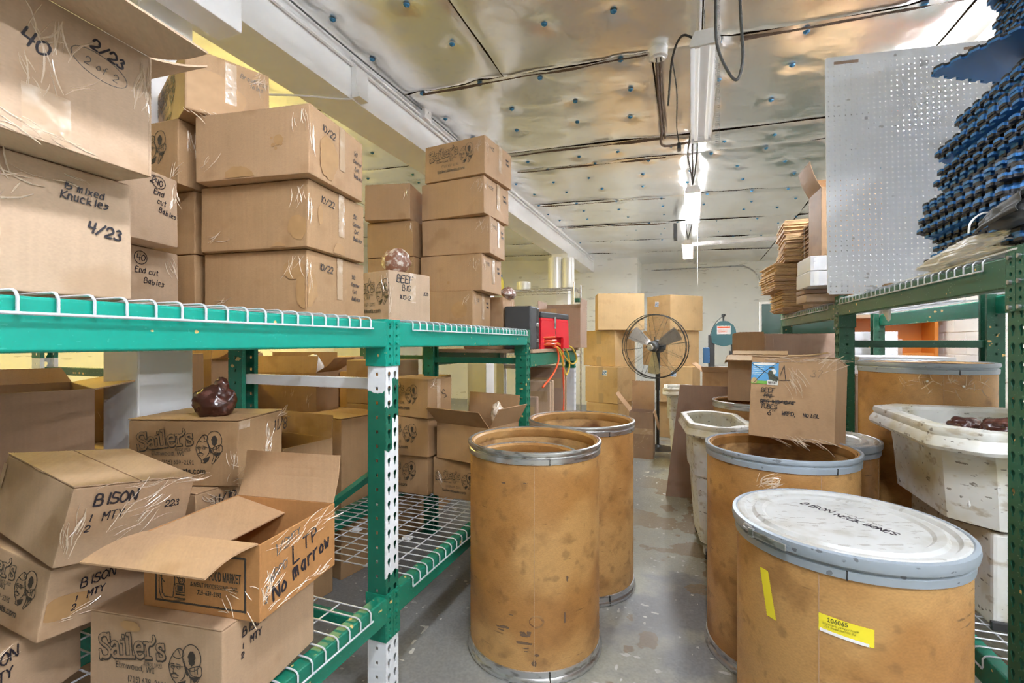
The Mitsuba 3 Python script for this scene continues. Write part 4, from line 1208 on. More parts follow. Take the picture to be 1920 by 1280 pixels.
# right-hand background
c = Carton('very large rose-brown carton standing behind the flapped carton on the right', 1.10, 4.49, 0, 4, .54, .20, 1.405, 'kraft_rose')
part(c.t, 'flap', thick_sheet(8, 8, lambda s, t: (-.54 - .235 * s, .0 + .05 * s, 1.0 + .42 * t * (1 - .04 * np.clip(s - .8, 0, 1) / .2 * (t > .8))), .006, (0, 1, 0)), 'kraft_tan', c.M)
part(c.t, 'flap', bx(-.535, -.47, -.028, -.002, .8, 1.395, .004), 'kraft_rose', c.M)
Carton('kraft carton on the floor beneath the white flat cartons at the right', 1.62, 3.72, 0, 2, .62, .55, 1.12, 'kraft_rose')
for k in range(2):
    single('flat_white_carton', ('lower', 'upper')[k] + ' flat white carton lying behind the lidded fibre drum', 'cardboard box', bx(1.0 + .03 * k, 1.62 - .08 * k, 3.74, 4.24, 1.122 + .06 * k, 1.178 + .06 * k, .004), 'white_paint')
single('white_sheet', 'pale upright cardboard sheet leaning behind the flat white cartons', 'cardboard sheet', bx(1.33, 1.66, 5.0, 5.012, 0, 1.425, .002), 'white_paint')
Carton('tall carton holding up the pale upright sheet', 1.70, 5.016, 0, 0, .42, .35, 1.36, 'kraft_rose')

# ================================================================== fibre drums
def drum(label, x, y, z, r, h, ring='bare_steel', lid=False, seam=200, name='fiber_drum', wall_in=True):
    t = thing(name, label, 'drum')
    M = M4(x, y, z)
    if lid:
        part(t, 'body', lathe([[0, .012], [r - .006, .012], [r - .006, h - .02], [0, h - .02]], 96), 'drum_fibre', M, 30)
    else:
        part(t, 'body', lathe([[0, .012], [r - .006, .012], [r - .006, h - .004], [r - .016, h - .004], [r - .016, .02], [0, .02]], 96), 'drum_fibre', M, 30)
        part(t, 'liner', lathe([[r - .0165, h - .010], [r - .0165, .022], [0, .022]], 96), 'drum_inside', M, 30)
        rim = lathe([[r - .0175 - .0, h - .05], [r - .025, h - .035], [r - .026, h - .012], [r - .018, h - .004]], 96)
        part(t, 'inner_lip', rim, 'drum_fibre', M, 30)
    top = [[r - .008, h - .052], [r - .001, h - .050], [r, h - .030], [r - .005, h - .026], [r - .006, h - .022], [r + .002, h - .018], [r + .005, h - .010], [r + .003, h - .002], [r - .004, h + .001], [r - .010, h - .002], [r - .010, h - .04]]
    part(t, 'top_ring', lathe(top, 96, True), ring, M, 35)
    bot = [[r - .008, .052], [r - .002, .050], [r - .001, .026], [r + .004, .020], [r + .006, .010], [r + .003, .002], [r - .006, 0], [r - .010, .004], [r - .010, .04]]
    part(t, 'bottom_ring', lathe(bot[::-1], 96, True), 'bare_steel', M, 35)
    a = math.radians(seam)
    sm = bx(r - .0075, r - .0048, -.0015, .0015, .055, h - .055)
    part(t, 'seam', sm, 'kraft_mid', M @ M4(0, 0, 0, seam))
    for dz, dr_, nm in ((h - .052, .0012, 'ring_joint'), (.003, .005, 'ring_joint')):
        part(t, nm, bx(r - .004, r + .0055 if dz < .1 else r + .0012, -.0014, .0014, dz, dz + (.048 if dz < .1 else .024)), 'black_void', M @ M4(0, 0, 0, seam + 12))
    if lid:
        p = [[0, h + .004], [r * .70, h + .004], [r * .73, h + .010], [r * .80, h + .011], [r * .83, h + .002], [r * .88, h + .002], [r * .91, h + .012], [r - .012, h + .013], [r - .004, h + .008]]
        part(t, 'lid', lathe(p, 96), 'white_lid', M, 25)
        lr = [[r - .006, h - .020], [r + .006, h - .018], [r + .009, h - .004], [r + .007, h + .010], [r - .003, h + .0125], [r - .008, h + .009], [r - .007, h - .008]]
        part(t, 'lock_ring', lathe(lr, 96, True), ring, M, 35)
    return t, M


RD = .292
d1, m1 = drum('front tan fibre drum, open, with a smaller drum nested inside, beside the green rack corner', -.662, 2.016, 0, RD, .903, seam=-72)
n1, _ = drum('smaller fibre drum nested inside the front open drum, only its steel rim showing', -.690, 1.985, .030, .232, .812, seam=20)
d2, m2 = drum('second tan fibre drum, open and empty, right behind the front one', -.585, 2.620, 0, RD, .905, seam=-60)
d3, m3 = drum('big fibre drum with a white lid and yellow stickers, nearest on the right', .419, 1.673, 0, .290, .792, 'grey_ring', True, seam=-114)
d4, m4 = drum('open fibre drum under the BEEF TUBES carton', .349, 2.311, 0, RD, .890, 'grey_ring', seam=-70)
d5, m5 = drum('fibre drum with a scuffed white lid, between the tubes carton and the grimy tub', .585, 2.858, 0, .285, .835, 'grey_ring', True, seam=-30)
d6, m6 = drum('fibre drum with a small barcode label carrying the flapped carton', .440, 4.020, 0, RD, .890, 'bare_steel', seam=-80)
d7, m7 = drum('film-wrapped fibre drum standing inside the right rack under its crossbar', 1.115, 3.035, .3835, .278, .848, 'grey_ring', seam=-95)


def cyl_patch(M, r, a0, a1, z0, z1, slope=0.0, th=.0012, n=16):
    """a label bent round a drum; angles in degrees"""
    def fn(s, t):
        a = np.radians(a0 + (a1 - a0) * s)
        return r * np.cos(a), r * np.sin(a), z0 + (z1 - z0) * t + slope * (s - .5)
    g = grid(n, 2, lambda s, t: fn(s, t))
    q = grid(n, 2, lambda s, t: (lambda a: (a[0] * (r + th) / r, a[1] * (r + th) / r, a[2]))(fn(s, t)))
    return q


MAT['yellow_label'] = princ((.78, .66, .03), .45)
MAT['paper_white'] = princ((.74, .74, .72), .6)
part(d3, 'sticker', cyl_patch(m3, .2845, -114, -91, .590, .635, -.008), 'yellow_label', m3, True, 'yellow printed label')
part(d3, 'sticker', cyl_patch(m3, .2847, -113.5, -93, .590, .598, -.008, .0016), 'paper_white', m3, True, 'white edge of the yellow label')
st = cyl_patch(m3, .2845, -145.5, -139.5, .565, .690, -.0)
st.vertices[:, :2] = np.stack([np.array([.2858 * math.cos(math.radians(-143.5 + 5.2 * (1 - (z - .565) / .125)) + q), .2858 * math.sin(math.radians(-143.5 + 5.2 * (1 - (z - .565) / .125)) + q)]) for (x_, y_, z) in st.vertices for q in [math.atan2(y_, x_) - math.radians(-142.5)]])
part(d3, 'sticker', st, 'yellow_label', m3, True, 'slanted strip of yellow tape')


def wrap_on(M, r, mesh, a0):
    """bends flat lettering (x along, y up, z out) round a drum"""
    v = np.array(mesh.vertices)
    a = np.radians(a0) + v[:, 0] / r
    rr = r + v[:, 2]
    m = trimesh.Trimesh(np.stack([rr * np.cos(a), rr * np.sin(a), v[:, 1]], 1), mesh.faces, process=False)
    return m


txt = cat(printed_text('106065', .014, .018, .042, .0105, True), printed_text('BODEGAS 29 NOV FIBER', .004, .0095, .075, .0045), printed_text('LOT 0448 GROSS 31', .006, .0025, .066, .0045))
txt.vertices[:, 2] = .0018
tq = wrap_on(m3, .2845, txt, -113)
tq.vertices[:, 2] += .600 + .004 - .07 * 0
part(d3, 'label_print', tq, 'print_black', m3)
lw = written([(-.14, .012, 'BISON', .027, 0), (-.03, .002, 'NECK', .024, -4), (.055, -.006, 'BONES', .022, -3)], .0034, 5)
part(d3, 'handwriting', lw, 'marker_black', M4(.43, 1.70, .792 + .0042, -42), label='black marker writing across the lid')
lw = written([(-.02, .035, '~~~/', .016, 0), (.06, .026, '~~', .018, 0)], .0022, 6)
part(d3, 'handwriting', lw, 'pencil_grey', M4(.43, 1.70, .792 + .0042, -42))
# lever latch on the lid ring
LM = m3 @ M4(0, 0, 0, 222)
part(d3, 'latch', cat(bx(.298, .304, -.050, .055, .775, .793, .002), tube([(.300, -.055, .800), (.306, -.070, .806), (.304, -.080, .796), (.300, -.066, .786)], .0028, 6, 4), bx(.297, .307, -.062, -.045, .772, .798, .002)), 'bare_steel', LM, 40)
part(d6, 'label', cyl_patch(m6, .2865, -112, -98, .735, .775), 'paper_white', m6, True)
bar = cat([bx(.004 * i * 1.6, .004 * i * 1.6 + (.0018 if i % 3 else .0036), .006, .028, 0, .0016) for i in range(11)])
bq = wrap_on(m6, .2875, bar, -111.2)
bq.vertices[:, 2] += .736
part(d6, 'label_print', bq, 'print_black', m6)
part(d7, 'pin', cat(lathe([[0, .004], [.004, .003], [.0055, 0]], 12).apply_transform(trimesh.transformations.rotation_matrix(PI / 2, [0, 1, 0])).apply_translation((.273, -.06, .765)), lathe([[0, .004], [.004, .003], [.0055, 0]], 12).apply_transform(trimesh.transformations.rotation_matrix(PI / 2, [0, 1, 0])).apply_translation((.273, .07, .745))), 'paper_white', m7 @ M4(0, 0, 0, -95), 30)
sl = slivers(46, 0, .755, .16, .026, 0, 180, .02, .07, 77, .0014, .0012)
sl.invert()
part(d7, 'plastic_wrap', wrap_on(m7, .272, sl, -95), 'plastic_film', m7)
sl = slivers(26, 0, .79, .035, .022, 30, 60, .02, .06, 78, .0018, .0012)
sl.invert()
part(d4, 'plastic_wrap', wrap_on(m4, .2862, sl, -108), 'plastic_film', m4)
# dark scuffs on the front drum
def scuff(M, r, items, seed):
    g = []
    for i, (a, z, w, hh) in enumerate(items):
        p = ext(blotch(0, 0, w, hh, seed + i, .55), .0006)
        q = wrap_on(M, r, p, a)
        q.vertices[:, 2] += z
        g.append(q)
    return cat(g)


part(d1, 'scuff', scuff(m1, .2861, [(-79, .190, .022, .006), (-81, .200, .010, .004), (-76, .197, .008, .010), (-80, .160, .030, .005), (-79, .140, .014, .002), (-78, .128, .010, .002), (-96, .208, .018, .005), (-100, .202, .022, .003), (-99, .192, .014, .003), (-91, .262, .010, .0018), (-72, .083, .010, .014), (-70, .115, .010, .005), (-97, .775, .008, .003), (-79, .782, .008, .002), (-45, .40, .004, .012), (-47, .25, .004, .020)], 3), 'dark_stain', m1)
part(d1, 'stain_ring', wrap_on(m1, .2860, ext(blotch(0, .245, .030, .026, 8, .12), .0004), -70), 'drum_inside', m1)
single('plastic_scrap', 'small crumple of clear plastic lying inside the drum under the tubes carton', 'plastic', lump((.03, .03, .02), 41, .4, 2, 2, .3), 'plastic_film', M4(.175, 2.20, .78))
# the carton on the open drum
c = Carton('kraft carton marked BEEF TUBES with a colourful farm label, perched on an open drum', .555, 2.316, .899, 0, .341, .30, .369, 'kraft_mid', rv=(-.150, .030, -.383))
c.write('front', [(.052, .205, 'BEEF', .019, 2), (.065, .182, 'PPZ', .014, 0), (.050, .155, 'REG #10/10/6', .016, 1), (.052, .132, 'TUBES', .018, 0), (.082, .103, '6"', .023, 2), (.140, .108, 'WRPD,', .0155, 0), (.222, .108, 'NO LBL', .0145, 0)], .0026)
c.add('handwriting', 'front', ext(unary_union([LineString([(.06, .189), (.105, .188)]).buffer(.0010), LineString([(.050, .162), (.19, .170)]).buffer(.0011), LineString([(.055, .168), (.185, .160)]).buffer(.0010)]), .0012), 'marker_black')
c.write('front', [(.245, .285, '37', .030, -4)], .0012, 'pencil_grey')
K = c.F('front')
MAT['label_sky'] = princ((.10, .34, .66), .45)
MAT['label_green'] = princ((.16, .38, .07), .45)
MAT['label_dark'] = princ((.06, .07, .05), .5)
MAT['label_tan'] = princ((.42, .30, .16), .5)
lb = part(c.t, 'label', bx(.006, .120, .243, .342, 0, .0010), 'label_sky', K, label='printed farm label with blue sky, green grass and a white barcode box')
put(fresh(lb + '__grass'), bx(.006, .120, .243, .257, 0, .0013), 'label_green', K)
put(fresh(lb + '__barcode'), bx(.075, .120, .240, .262, 0, .0016), 'paper_white', K)
put(fresh(lb + '__bars'), cat([bx(.079 + .0046 * i, .081 + .0046 * i + .0012 * (i % 2), .245, .256, 0, .0019) for i in range(8)]), 'print_black', K)
put(fresh(lb + '__text_lines'), cat([bx(.010, .066 - .006 * (i % 3), .322 - .009 * i, .3235 - .009 * i, 0, .0014) for i in range(5)]), 'paper_white', K)
put(fresh(lb + '__cloud'), ext(unary_union([blotch(.06, .335, .05, .006, 2, .2), blotch(.10, .30, .012, .012, 3, .3)]).intersection(sbox(.0065, .2435, .1195, .3415)), .0013), 'paper_white', K)
put(fresh(lb + '__animals'), ext(unary_union([blotch(.088, .285, .010, .022, 5, .3), blotch(.100, .275, .009, .016, 6, .3), blotch(.112, .268, .008, .012, 7, .3), blotch(.092, .318, .012, .004, 8, .3)]), .0017), 'label_dark', K)
put(fresh(lb + '__basket'), ext(blotch(.019, .258, .013, .014, 9, .3).intersection(sbox(.0065, .2435, .1195, .3415)), .0017), 'label_tan', K)
c.add('handwriting', 'front', ext(unary_union([LineString(q).buffer(.0011) for q in ([(.010, .335), (.07, .295), (.125, .262), (.165, .264)], [(.118, .345), (.060, .298), (.018, .246)], [(.128, .285), (.142, .330), (.150, .266)])]), .0022), 'marker_black')
c.tear('front', 20, .17, .29, .03, .04, -62, 16, .03, .09).tear('front', 26, .19, .355, .14, .008, 0, 12, .03, .08).tear('front', 20, .20, .012, .10, .012, -25, 18, .03, .09).tear('front', 12, .30, .33, .03, .03, 40, 20).seams()
c.tear('top', 14, .17, .10, .14, .08, 5, 25, .04, .12)
single('torn_lid_strip', 'crumpled film-covered strip of carton lying on top of the BEEF TUBES carton', 'cardboard strip', cat(panel4((-.30, .16, .3730), (-.10, .16, .3730), (-.10, .225, .395), (-.30, .225, .395), .004, .004)), 'kraft_pale', c.M)
g1 = open_carton('flapped yellow-tan carton standing on the barcode drum', .640, 3.86, .8925, -10, .395, .30, .340, 'kraft_mid', {'front': (101, .165, .0), 'right': (84, .25, .010), 'back': (62, .06, 0), 'left': (160, .06, 0)}, inner='kraft_gold')


# ================================================================== white tubs
def tub(label, x, y, z, yaw, L, W, Hh, chamfer=.06, wheels=False, foot=None, rim=.045, taper=.05, name='plastic_tub', step=True):
    """tub along local y (0..L), x (0..W); open, hollow, with a rolled rim and a step half way down"""
    t = thing(name, label, 'tub')
    M = M4(x, y, z, yaw)

    def loop(g, zz, rr):
        p = sbox(g, g, W - g, L - g)
        p = Polygon([(g + rr, g), (W - g - rr, g), (W - g, g + rr), (W - g, L - g - rr), (W - g - rr, L - g), (g + rr, L - g), (g, L - g - rr), (g, g + rr)])
        p = p.buffer(-.012).buffer(.012, quad_segs=3)
        c = np.array(p.exterior.coords)[:-1]
        i = np.argmin(c[:, 0] * .5 + c[:, 1])
        c = np.roll(c, -i, axis=0)
        d = np.r_[0, np.cumsum(np.linalg.norm(np.diff(np.vstack([c, c[:1]]), axis=0), axis=1))]
        s = np.linspace(0, d[-1], 97)[:-1]
        cc = np.vstack([c, c[:1]])
        return np.stack([np.interp(s, d, cc[:, 0]), np.interp(s, d, cc[:, 1]), np.full(96, zz)], 1)
    def skin(levels, cap0=False):
        V = np.vstack([loop(*l) for l in levels])
        F_ = []
        for k in range(len(levels) - 1):
            for j in range(96):
                a, b = k * 96 + j, k * 96 + (j + 1) % 96
                F_ += [[a, b, b + 96], [a, b + 96, a + 96]]
        n = len(V)
        if cap0:
            V = np.vstack([V, V[:96].mean(0)])
            F_ += [[n, (j + 1) % 96, j] for j in range(96)]
        V2 = len(V)
        return trimesh.Trimesh(V, F_, process=False)
    R = rim
    prof = [(R + taper + .02, .0, chamfer), (R + taper, .012, chamfer), (R + taper * .45, Hh * .56, chamfer), (R + taper * (.20 if step else .44), Hh * .57, chamfer), (R, Hh - .075, chamfer)]
    part(t, 'body', skin(prof, True), 'tub_plastic', M, 30)
    rimp = [(R, Hh - .075, chamfer), (.006, Hh - .078, chamfer), (0, Hh - .066, chamfer), (.004, Hh - .05, chamfer), (.016, Hh - .032, chamfer), (.012, Hh - .018, chamfer), (.016, Hh - .004, chamfer), (.028, Hh, chamfer), (R + .008, Hh - .004, chamfer), (R + .012, Hh - .02, chamfer)]
    part(t, 'rim', skin(rimp), 'tub_plastic', M, 40)
    inn = [(R + .012, Hh - .02, chamfer), (R + taper + .010, .03, chamfer)]
    im = skin(inn[::-1], True)
    part(t, 'inside', im, 'tub_plastic', M, 30)
    if wheels:
        for wx in (R + taper + .03, W - R - taper - .03):
            for wy in (R + taper + .06, L - R - taper - .06):
                q = lathe([[0, -.012], [.032, -.012], [.035, -.008], [.035, .008], [.032, .012], [0, .012]], 20)
                q.apply_transform(trimesh.transformations.rotation_matrix(PI / 2, [0, 1, 0]))
                part(t, 'wheel', q, 'charcoal', M @ M4(wx, wy, -.035), 30)
                part(t, 'caster', bx(wx - .02, wx + .02, wy - .025, wy + .025, -.034, .006, .003), 'bare_steel', M)
    return t


tub('grimy white plastic tub with meat in it on the right rack, behind the lidded drum', .757, 1.930, .700, 0, .800, .76, .345, chamfer=.10, taper=.022, rim=.062, step=False)
ch = single('storage_chest', 'pale grey chest on the low right shelf holding up the grimy tub', 'chest', bx(.93, 1.52, 2.03, 2.66, .3835, .699, .012), 'tub_plastic')
part(ch, 'foot_strip', bx(.92, 1.50, 2.012, 2.028, .384, .412, .003), 'black_plastic')
for i, (x, y, r) in enumerate(((1.06, 2.22, (.075, .06, .045)), (1.24, 2.20, (.085, .06, .040)), (.98, 2.32, (.05, .04, .03)))):
    single('smoked_meat', ('larger dark meat piece with wrinkled rind in the grimy tub', 'flat dark meat piece at the right in the grimy tub', 'small meat scrap at the left in the grimy tub')[i], 'meat', lump(r, 51 + i, .35, 2, 3, .3), 'smoked_meat', M4(x, y, 1.015), True)
single('meat_bag_pile', 'white bagged goods filling the grimy tub below the meat', 'bagged goods', bx(.87, 1.42, 2.05, 2.60, .735, .985, .04), 'paper_white')
tub('white plastic tub on wheels left of the open drum with the tubes carton', -.02, 2.955, .075, 7.0, .74, .40, .765, chamfer=.115, wheels=True, taper=.05)
tub('farther white plastic tub on wheels behind the leaning cardboard sheet', -.30, 5.30, .075, 3, .60, .36, .765, chamfer=.04, wheels=True, taper=.05)

# ================================================================== goods on the right rack
PGX0, PGX1, PGZ0, PGZ1 = 0.0, .88, 0.0, 1.205


def pegboard(w, h, th=.005):
    cs = mf.CrossSection([np.array([(0.01, 0), (w - .01, 0), (w, .01), (w, h - .01), (w - .01, h), (.01, h), (0, h - .01), (0, .01)])])
    hol = []
    a = np.linspace(0, 2 * PI, 9)[:-1]
    hx = np.stack([np.cos(a), np.sin(a)], 1) * .0036
    for i in range(int((w - .02) / .0254)):
        for j in range(int((h - .02) / .0254)):
            hol.append(hx + (.014 + .0254 * i, .014 + .0254 * j))
    notch = Polygon([(.215, 0), (.225, .012), (.25, .04), (.28, .043), (.33, .036), (.38, .030), (.44, .018), (.50, 0)])
    holes = mf.CrossSection(hol, mf.FillRule.NonZero)
    cs = cs - holes - mf.CrossSection([np.array(notch.exterior.coords)[:-1]], mf.FillRule.NonZero)
    m = cs.extrude(th).to_mesh()
    return trimesh.Trimesh(m.vert_properties[:, :3], m.tri_verts)


def f_peg(p, n, uv):
    a = fbm(p.x * 7, p.y * 7, p.z * 7, 3)
    s = smoothstep(.76, .79, fbm(p.x * 16, p.y * 16, p.z * 20, 3))
    return mix(mi.Color3f(.80, .81, .83) * (.95 + .1 * a), (.34, .33, .32), s * .7)


MAT['peg_white'] = princ(mikit.proc(f_peg), .42)
PM = M4(.635, 2.785, 1.5715, 9.0)
STAND = np.array([[1, 0, 0, 0], [0, 0, -1, 0], [0, 1, 0, 0], [0, 0, 0, 1.]])
TILT = trimesh.transformations.rotation_matrix(math.radians(-1.5), [1, 0, 0])
pg = thing('pegboard', 'white pegboard standing upright on the right rack behind the blue mats', 'pegboard')
part(pg, 'board', pegboard(.88, 1.205), 'peg_white', PM @ TILT @ STAND)
part(pg, 'torn_edge', ext(Polygon([(.21, -.004), (.225, .016), (.25, .047), (.28, .051), (.33, .043), (.38, .037), (.44, .026), (.50, .006), (.44, .014), (.38, .026), (.33, .031), (.28, .037), (.255, .034), (.235, .012), (.225, .0)]), .007).apply_translation((0, 0, -.001)), 'kraft_tan', PM @ TILT @ STAND)
for q in (sbox(.04, 1.165, .15, 1.180), sbox(.60, 1.170, .67, 1.182)):
    part(pg, 'tape_scrap', ext(q, .0065), 'kraft_rose', PM @ TILT @ STAND)
for q in (Polygon([(.33, 1.06), (.38, 1.085), (.36, 1.07), (.345, 1.02)]), Polygon([(.44, 1.075), (.55, 1.09), (.52, 1.105)])):
    part(pg, 'tape_scrap', ext(q, .0062), 'milky_plastic', PM @ TILT @ STAND)
single('pegboard_sheet', 'second white pegboard sheet lying flat on the deck below the torn edge', 'pegboard', bx(.86, 1.46, 2.82, 3.14, 1.589, 1.594), 'peg_white')
single('white_board', 'smooth white board lying on the right wire deck below the mats', 'board', bx(.84, 1.50, 1.72, 2.60, 1.5885, 1.5945, .001), 'white_paint', None)


def mat_outline(L=.60, n=10, d=.018):
    """square foam mat with rounded interlocking teeth on all sides"""
    p = L / n
    pts = []
    for side in range(4):
        for i in range(n):
            s0 = i * p
            for u, v in ((.0, 0), (.22, 0), (.28, d * .4), (.21, d * .85), (.30, d), (.74, d), (.83, d * .85), (.76, d * .4), (.82, 0)):
                a, b = s0 + u * p, -v
                for _ in range(side):
                    a, b = L - b, a
                pts.append((a, b))
    return Polygon(pts).buffer(0)


MO = mat_outline()


def b_mat(p, n, uv):
    return .0010 * dr.abs(dr.cos(PI * p.x * 110)) + .0004 * noise(p.x * 400, p.y * 400, 0)


MAT['mat_blue'] = two({'type': 'bumpmap', 'scale': 1.0, 'arbitrary': mikit.proc(b_mat, 6e-4), 'bsdf': {'type': 'principled', 'base_color': col(.035, .165, .42), 'roughness': .45, 'specular': .4}})
MAT['mat_black'] = princ((.020, .021, .026), .55)
TOP = ext(MO, .0088)
rg = random.Random(8)
NM = 58
tz = .0188
lev = [(0, .0, -.005), (5, .03, .05), (8, -.01, .06), (12, .0, .03), (15, .05, .02), (18, .045, .05), (22, .075, .02), (24, .055, .05), (27, .11, .0), (30, .10, .04), (33, .165, .03), (36, .24, .01), (39, .26, .0)]
z = 1.5955
for k in range(NM):
    i = max(q for q in range(len(lev)) if lev[q][0] <= k)
    _, ox, oy = lev[i]
    yaw = -1.0 + rg.uniform(-1.2, 1.2)
    px, py = .872 + ox + rg.uniform(-.010, .014), 1.72 + oy + rg.uniform(-.018, .018)
    if k == 41:
        t = thing('foam_mat', 'blue interlocking foam mat jutting out corner-first with its ribbed blue underside showing', 'foam mat')
        M = M4(.885, 2.325, z + .018, -59) @ trimesh.transformations.rotation_matrix(math.radians(2), [0, 1, 0])
        z += .055
        part_ref(t, 'blue_layer', 'matL', lambda: TOP, 'mat_blue', M, False)
        part_ref(t, 'black_layer', 'matL', lambda: TOP, 'mat_black', M @ M4(0, 0, .009), False)
        continue
    if k > 41:
        px, py = px - .08, py - .02
    t = thing('foam_mat', 'blue and black interlocking foam mat in the tall stack on the right rack', 'foam mat', 'foam mats in the stack on the right rack')
    M = M4(px, py, z, yaw)
    lo, hi = ('mat_blue', 'mat_black') if k % 2 == 0 or k > 36 else ('mat_black', 'mat_blue')
    part_ref(t, 'lower_layer', 'matL', lambda: TOP, lo, M, False)
    part_ref(t, 'upper_layer', 'matL', lambda: TOP, hi, M @ M4(0, 0, .009), False)
    z += tz
def f_clear(p, n, uv):
    return mix((.70, .71, .74), (.86, .86, .88), fbm(p.x * 20, p.y * 20, p.z * 20, 3))


MAT['milky_plastic'] = princ(mikit.proc(f_clear), .18, spec=.7)


bl = cat(lump((.060, .30, .035), 71, .30, 2.2, 4, .25).apply_translation((.868, 2.06, 1.625)), lump((.045, .18, .028), 72, .30, 2.4, 4, .25).apply_translation((.850, 1.95, 1.640)))
single('plastic_sheeting', 'crumpled milky plastic sheeting tucked between the mats and the shelf edge', 'plastic sheet', bl, 'milky_plastic', None, True)


def bag2(s, t):
    a = PI * (1.05 * t - .02)
    r = .068 * (1 - .35 * s ** 3) * (1 + .14 * (meshkit.fbm(np.stack([s * 4, t * 6, s * 0 + 2], -1), 3, 6) - .5) * 2) + .006 * np.sin(34 * t)
    return .845 - .055 * np.cos(a) * (r / .068), 1.62 + .235 * s, 1.665 + r * np.sin(a) * .9 + .015 * (1 - s)


bb = single('black_tarp_bag', 'folded black vinyl bag with grey lining lying on the right shelf end beside the mats', 'bag', thick_sheet(30, 40, bag2, .003, (-1, 0, 0)), 'charcoal', None, True)
part(bb, 'lining', lump((.042, .085, .040), 61, .22, 2, 3, .15), 'charcoal', M4(.838, 1.75, 1.69), True)
part(bb, 'piping', tube([(.792, 1.853, 1.665), (.800, 1.858, 1.70), (.83, 1.86, 1.725), (.865, 1.858, 1.715), (.885, 1.853, 1.68)], .003, 6, 6), 'paper_white', None, 40)
single('paper_scrap', 'torn white plastic scrap hanging through the right wire deck', 'scrap', thick_sheet(8, 8, lambda s, t: (.83 + .04 * s + .01 * t, 2.72 + .03 * t - .02 * s, 1.56 - .11 * t + .02 * np.sin(6 * s)), .0012, (0, 1, 0)), 'paper_white', None, True)

# bundles of flattened cartons, white boxes and small cartons in the far bay
def bundle(label, x, y, z, yaw, w, d, n, th, seed, tilt=0.0):
    t = thing('carton_bundle', label, 'carton bundle')
    rg = random.Random(seed)
    M = M4(x, y, z, yaw)
    for i in range(n):
        s = (i - n / 2) * tilt
        part_ref(t, 'flat_carton', ('flat', w, d, th), lambda: bx(0, w, 0, d, 0, th * .86), ('kraft_mid', 'kraft_gold', 'kraft_gold')[rg.randrange(3)] if seed < 4 else 'kraft_rose', M @ M4(rg.uniform(-.012, .012) + .0 + s, rg.uniform(-.012, .012), i * th, rg.uniform(-1.5, 1.5)))
    part(t, 'string', cat(tube([(w * .4, -.016, -.001), (w * .4, -.018, n * th + .002), (w * .4, d + .016, n * th + .002)], .0018, 5), tube([(-.018, d * .5, 0), (-.02, d * .5, n * th + .002), (w, d * .5, n * th + .002)], .0018, 5)), 'paper_white', M)
    return t


ZB = 1.5755
bundle('lowest bundle of flattened cartons at the end of the right rack', .66, 4.18, ZB, 2, .42, .45, 17, .0095, 1)
bundle('second bundle of flattened cartons, shifted out toward the aisle', .60, 4.16, ZB + .164, 5, .44, .46, 22, .0095, 2)
bundle('topmost tall bundle of flattened cartons, under the ceiling at the rack end', .66, 4.12, ZB + .376, -3, .45, .45, 33, .0095, 3)
bundle('bundle of rose-brown flattened cartons beside the tall open carton', .78, 3.80, ZB + .25, 2, .34, .28, 36, .0095, 4)
Carton('carton supporting the rose-brown bundle', 1.12, 3.80, ZB, 2, .34, .28, .248, 'kraft_rose')
c = open_carton('tall open ochre carton rising above the white boxes', 1.10, 3.50, ZB + .235, 4, .34, .26, .50, 'kraft_tan', {'left': (20, .18, .01), 'back': (-30, .12, 0)})
Carton('small flat kraft box lowest under the white boxes', .945, 3.34, ZB, 3, .30, .22, .052, 'kraft_pale')
Carton('small kraft box on the flat one under the white boxes', .88, 3.36, ZB + .0525, 3, .24, .20, .030, 'kraft_rose')
Carton('short brown box by the pegboard foot, under the white boxes', 1.03, 3.12, ZB, -6, .20, .19, .082, 'kraft_tan')
for k in range(2):
    M = M4(.640, 3.18, ZB + .084 + .088 * k, 5 - k)
    t = thing('white_box', ('lower', 'upper')[k] + ' long white box beside the left edge of the pegboard', 'box', None)
    part(t, 'body', bx(0, .46, 0, .26, 0, .086, .003), 'white_paint', M)
    part(t, 'edge_strip', bx(.018, .044, -.0008, 0, .006, .080), 'bare_steel' if k else 'paper_white', M)
single('black_case_small', 'small black case standing behind the upper white box', 'case', bx(.84, .90, 3.49 - .10, 3.49 - .02, ZB + .262, ZB + .40, .004), 'black_plastic')

# ================================================================== goods on the plywood shelf
t = thing('tool_case', 'dark grey tall tool case standing beside the red tool box', 'tool case')
part(t, 'body', bx(-1.19, -1.0, 2.97, 3.10, 1.285, 1.575, .010), 'charcoal')
part(t, 'lid', bx(-1.19, -1.0, 3.103, 3.155, 1.285, 1.572, .008), 'black_plastic')
part(t, 'latch', cat(bx(-1.0, -.992, 3.08, 3.125, 1.44, 1.465, .003), bx(-1.0, -.992, 3.08, 3.125, 1.33, 1.355, .003)), 'bare_steel')
MAT['toolbox_red'] = princ((.72, .018, .035), .30, spec=.5)
MT = M4(-1.005, 3.20, 1.2845, -11.8)
t = thing('tool_box', 'bright red tool box with a black lid and a steel latch on the plywood shelf', 'tool box')
W_, L_, H_ = .23, .46, .205
pr = Polygon([(0, 0), (L_, 0), (L_ - .016, H_), (.016, H_)])
notch = Polygon([(.06, -.01), (L_ - .10, -.01), (L_ - .10, .085), (.06, .085)])
fm = np.array([[0, 0, 1, 0], [1, 0, 0, 0], [0, 1, 0, 0], [0, 0, 0, 1.]])
a = ext(pr.difference(notch), .022)
a.apply_transform(fm)
part(t, 'front_panel', a.apply_translation((-.022, 0, 0)), 'toolbox_red', MT)
a = ext(pr, W_ - .05)
a.apply_transform(fm)
part(t, 'body', a.apply_translation((-W_ + .01, 0, 0)), 'toolbox_red', MT)
part(t, 'lid_band', bx(-W_ + .005, -.004, .012, L_ - .012, H_, H_ + .028, .004), 'toolbox_red', MT)
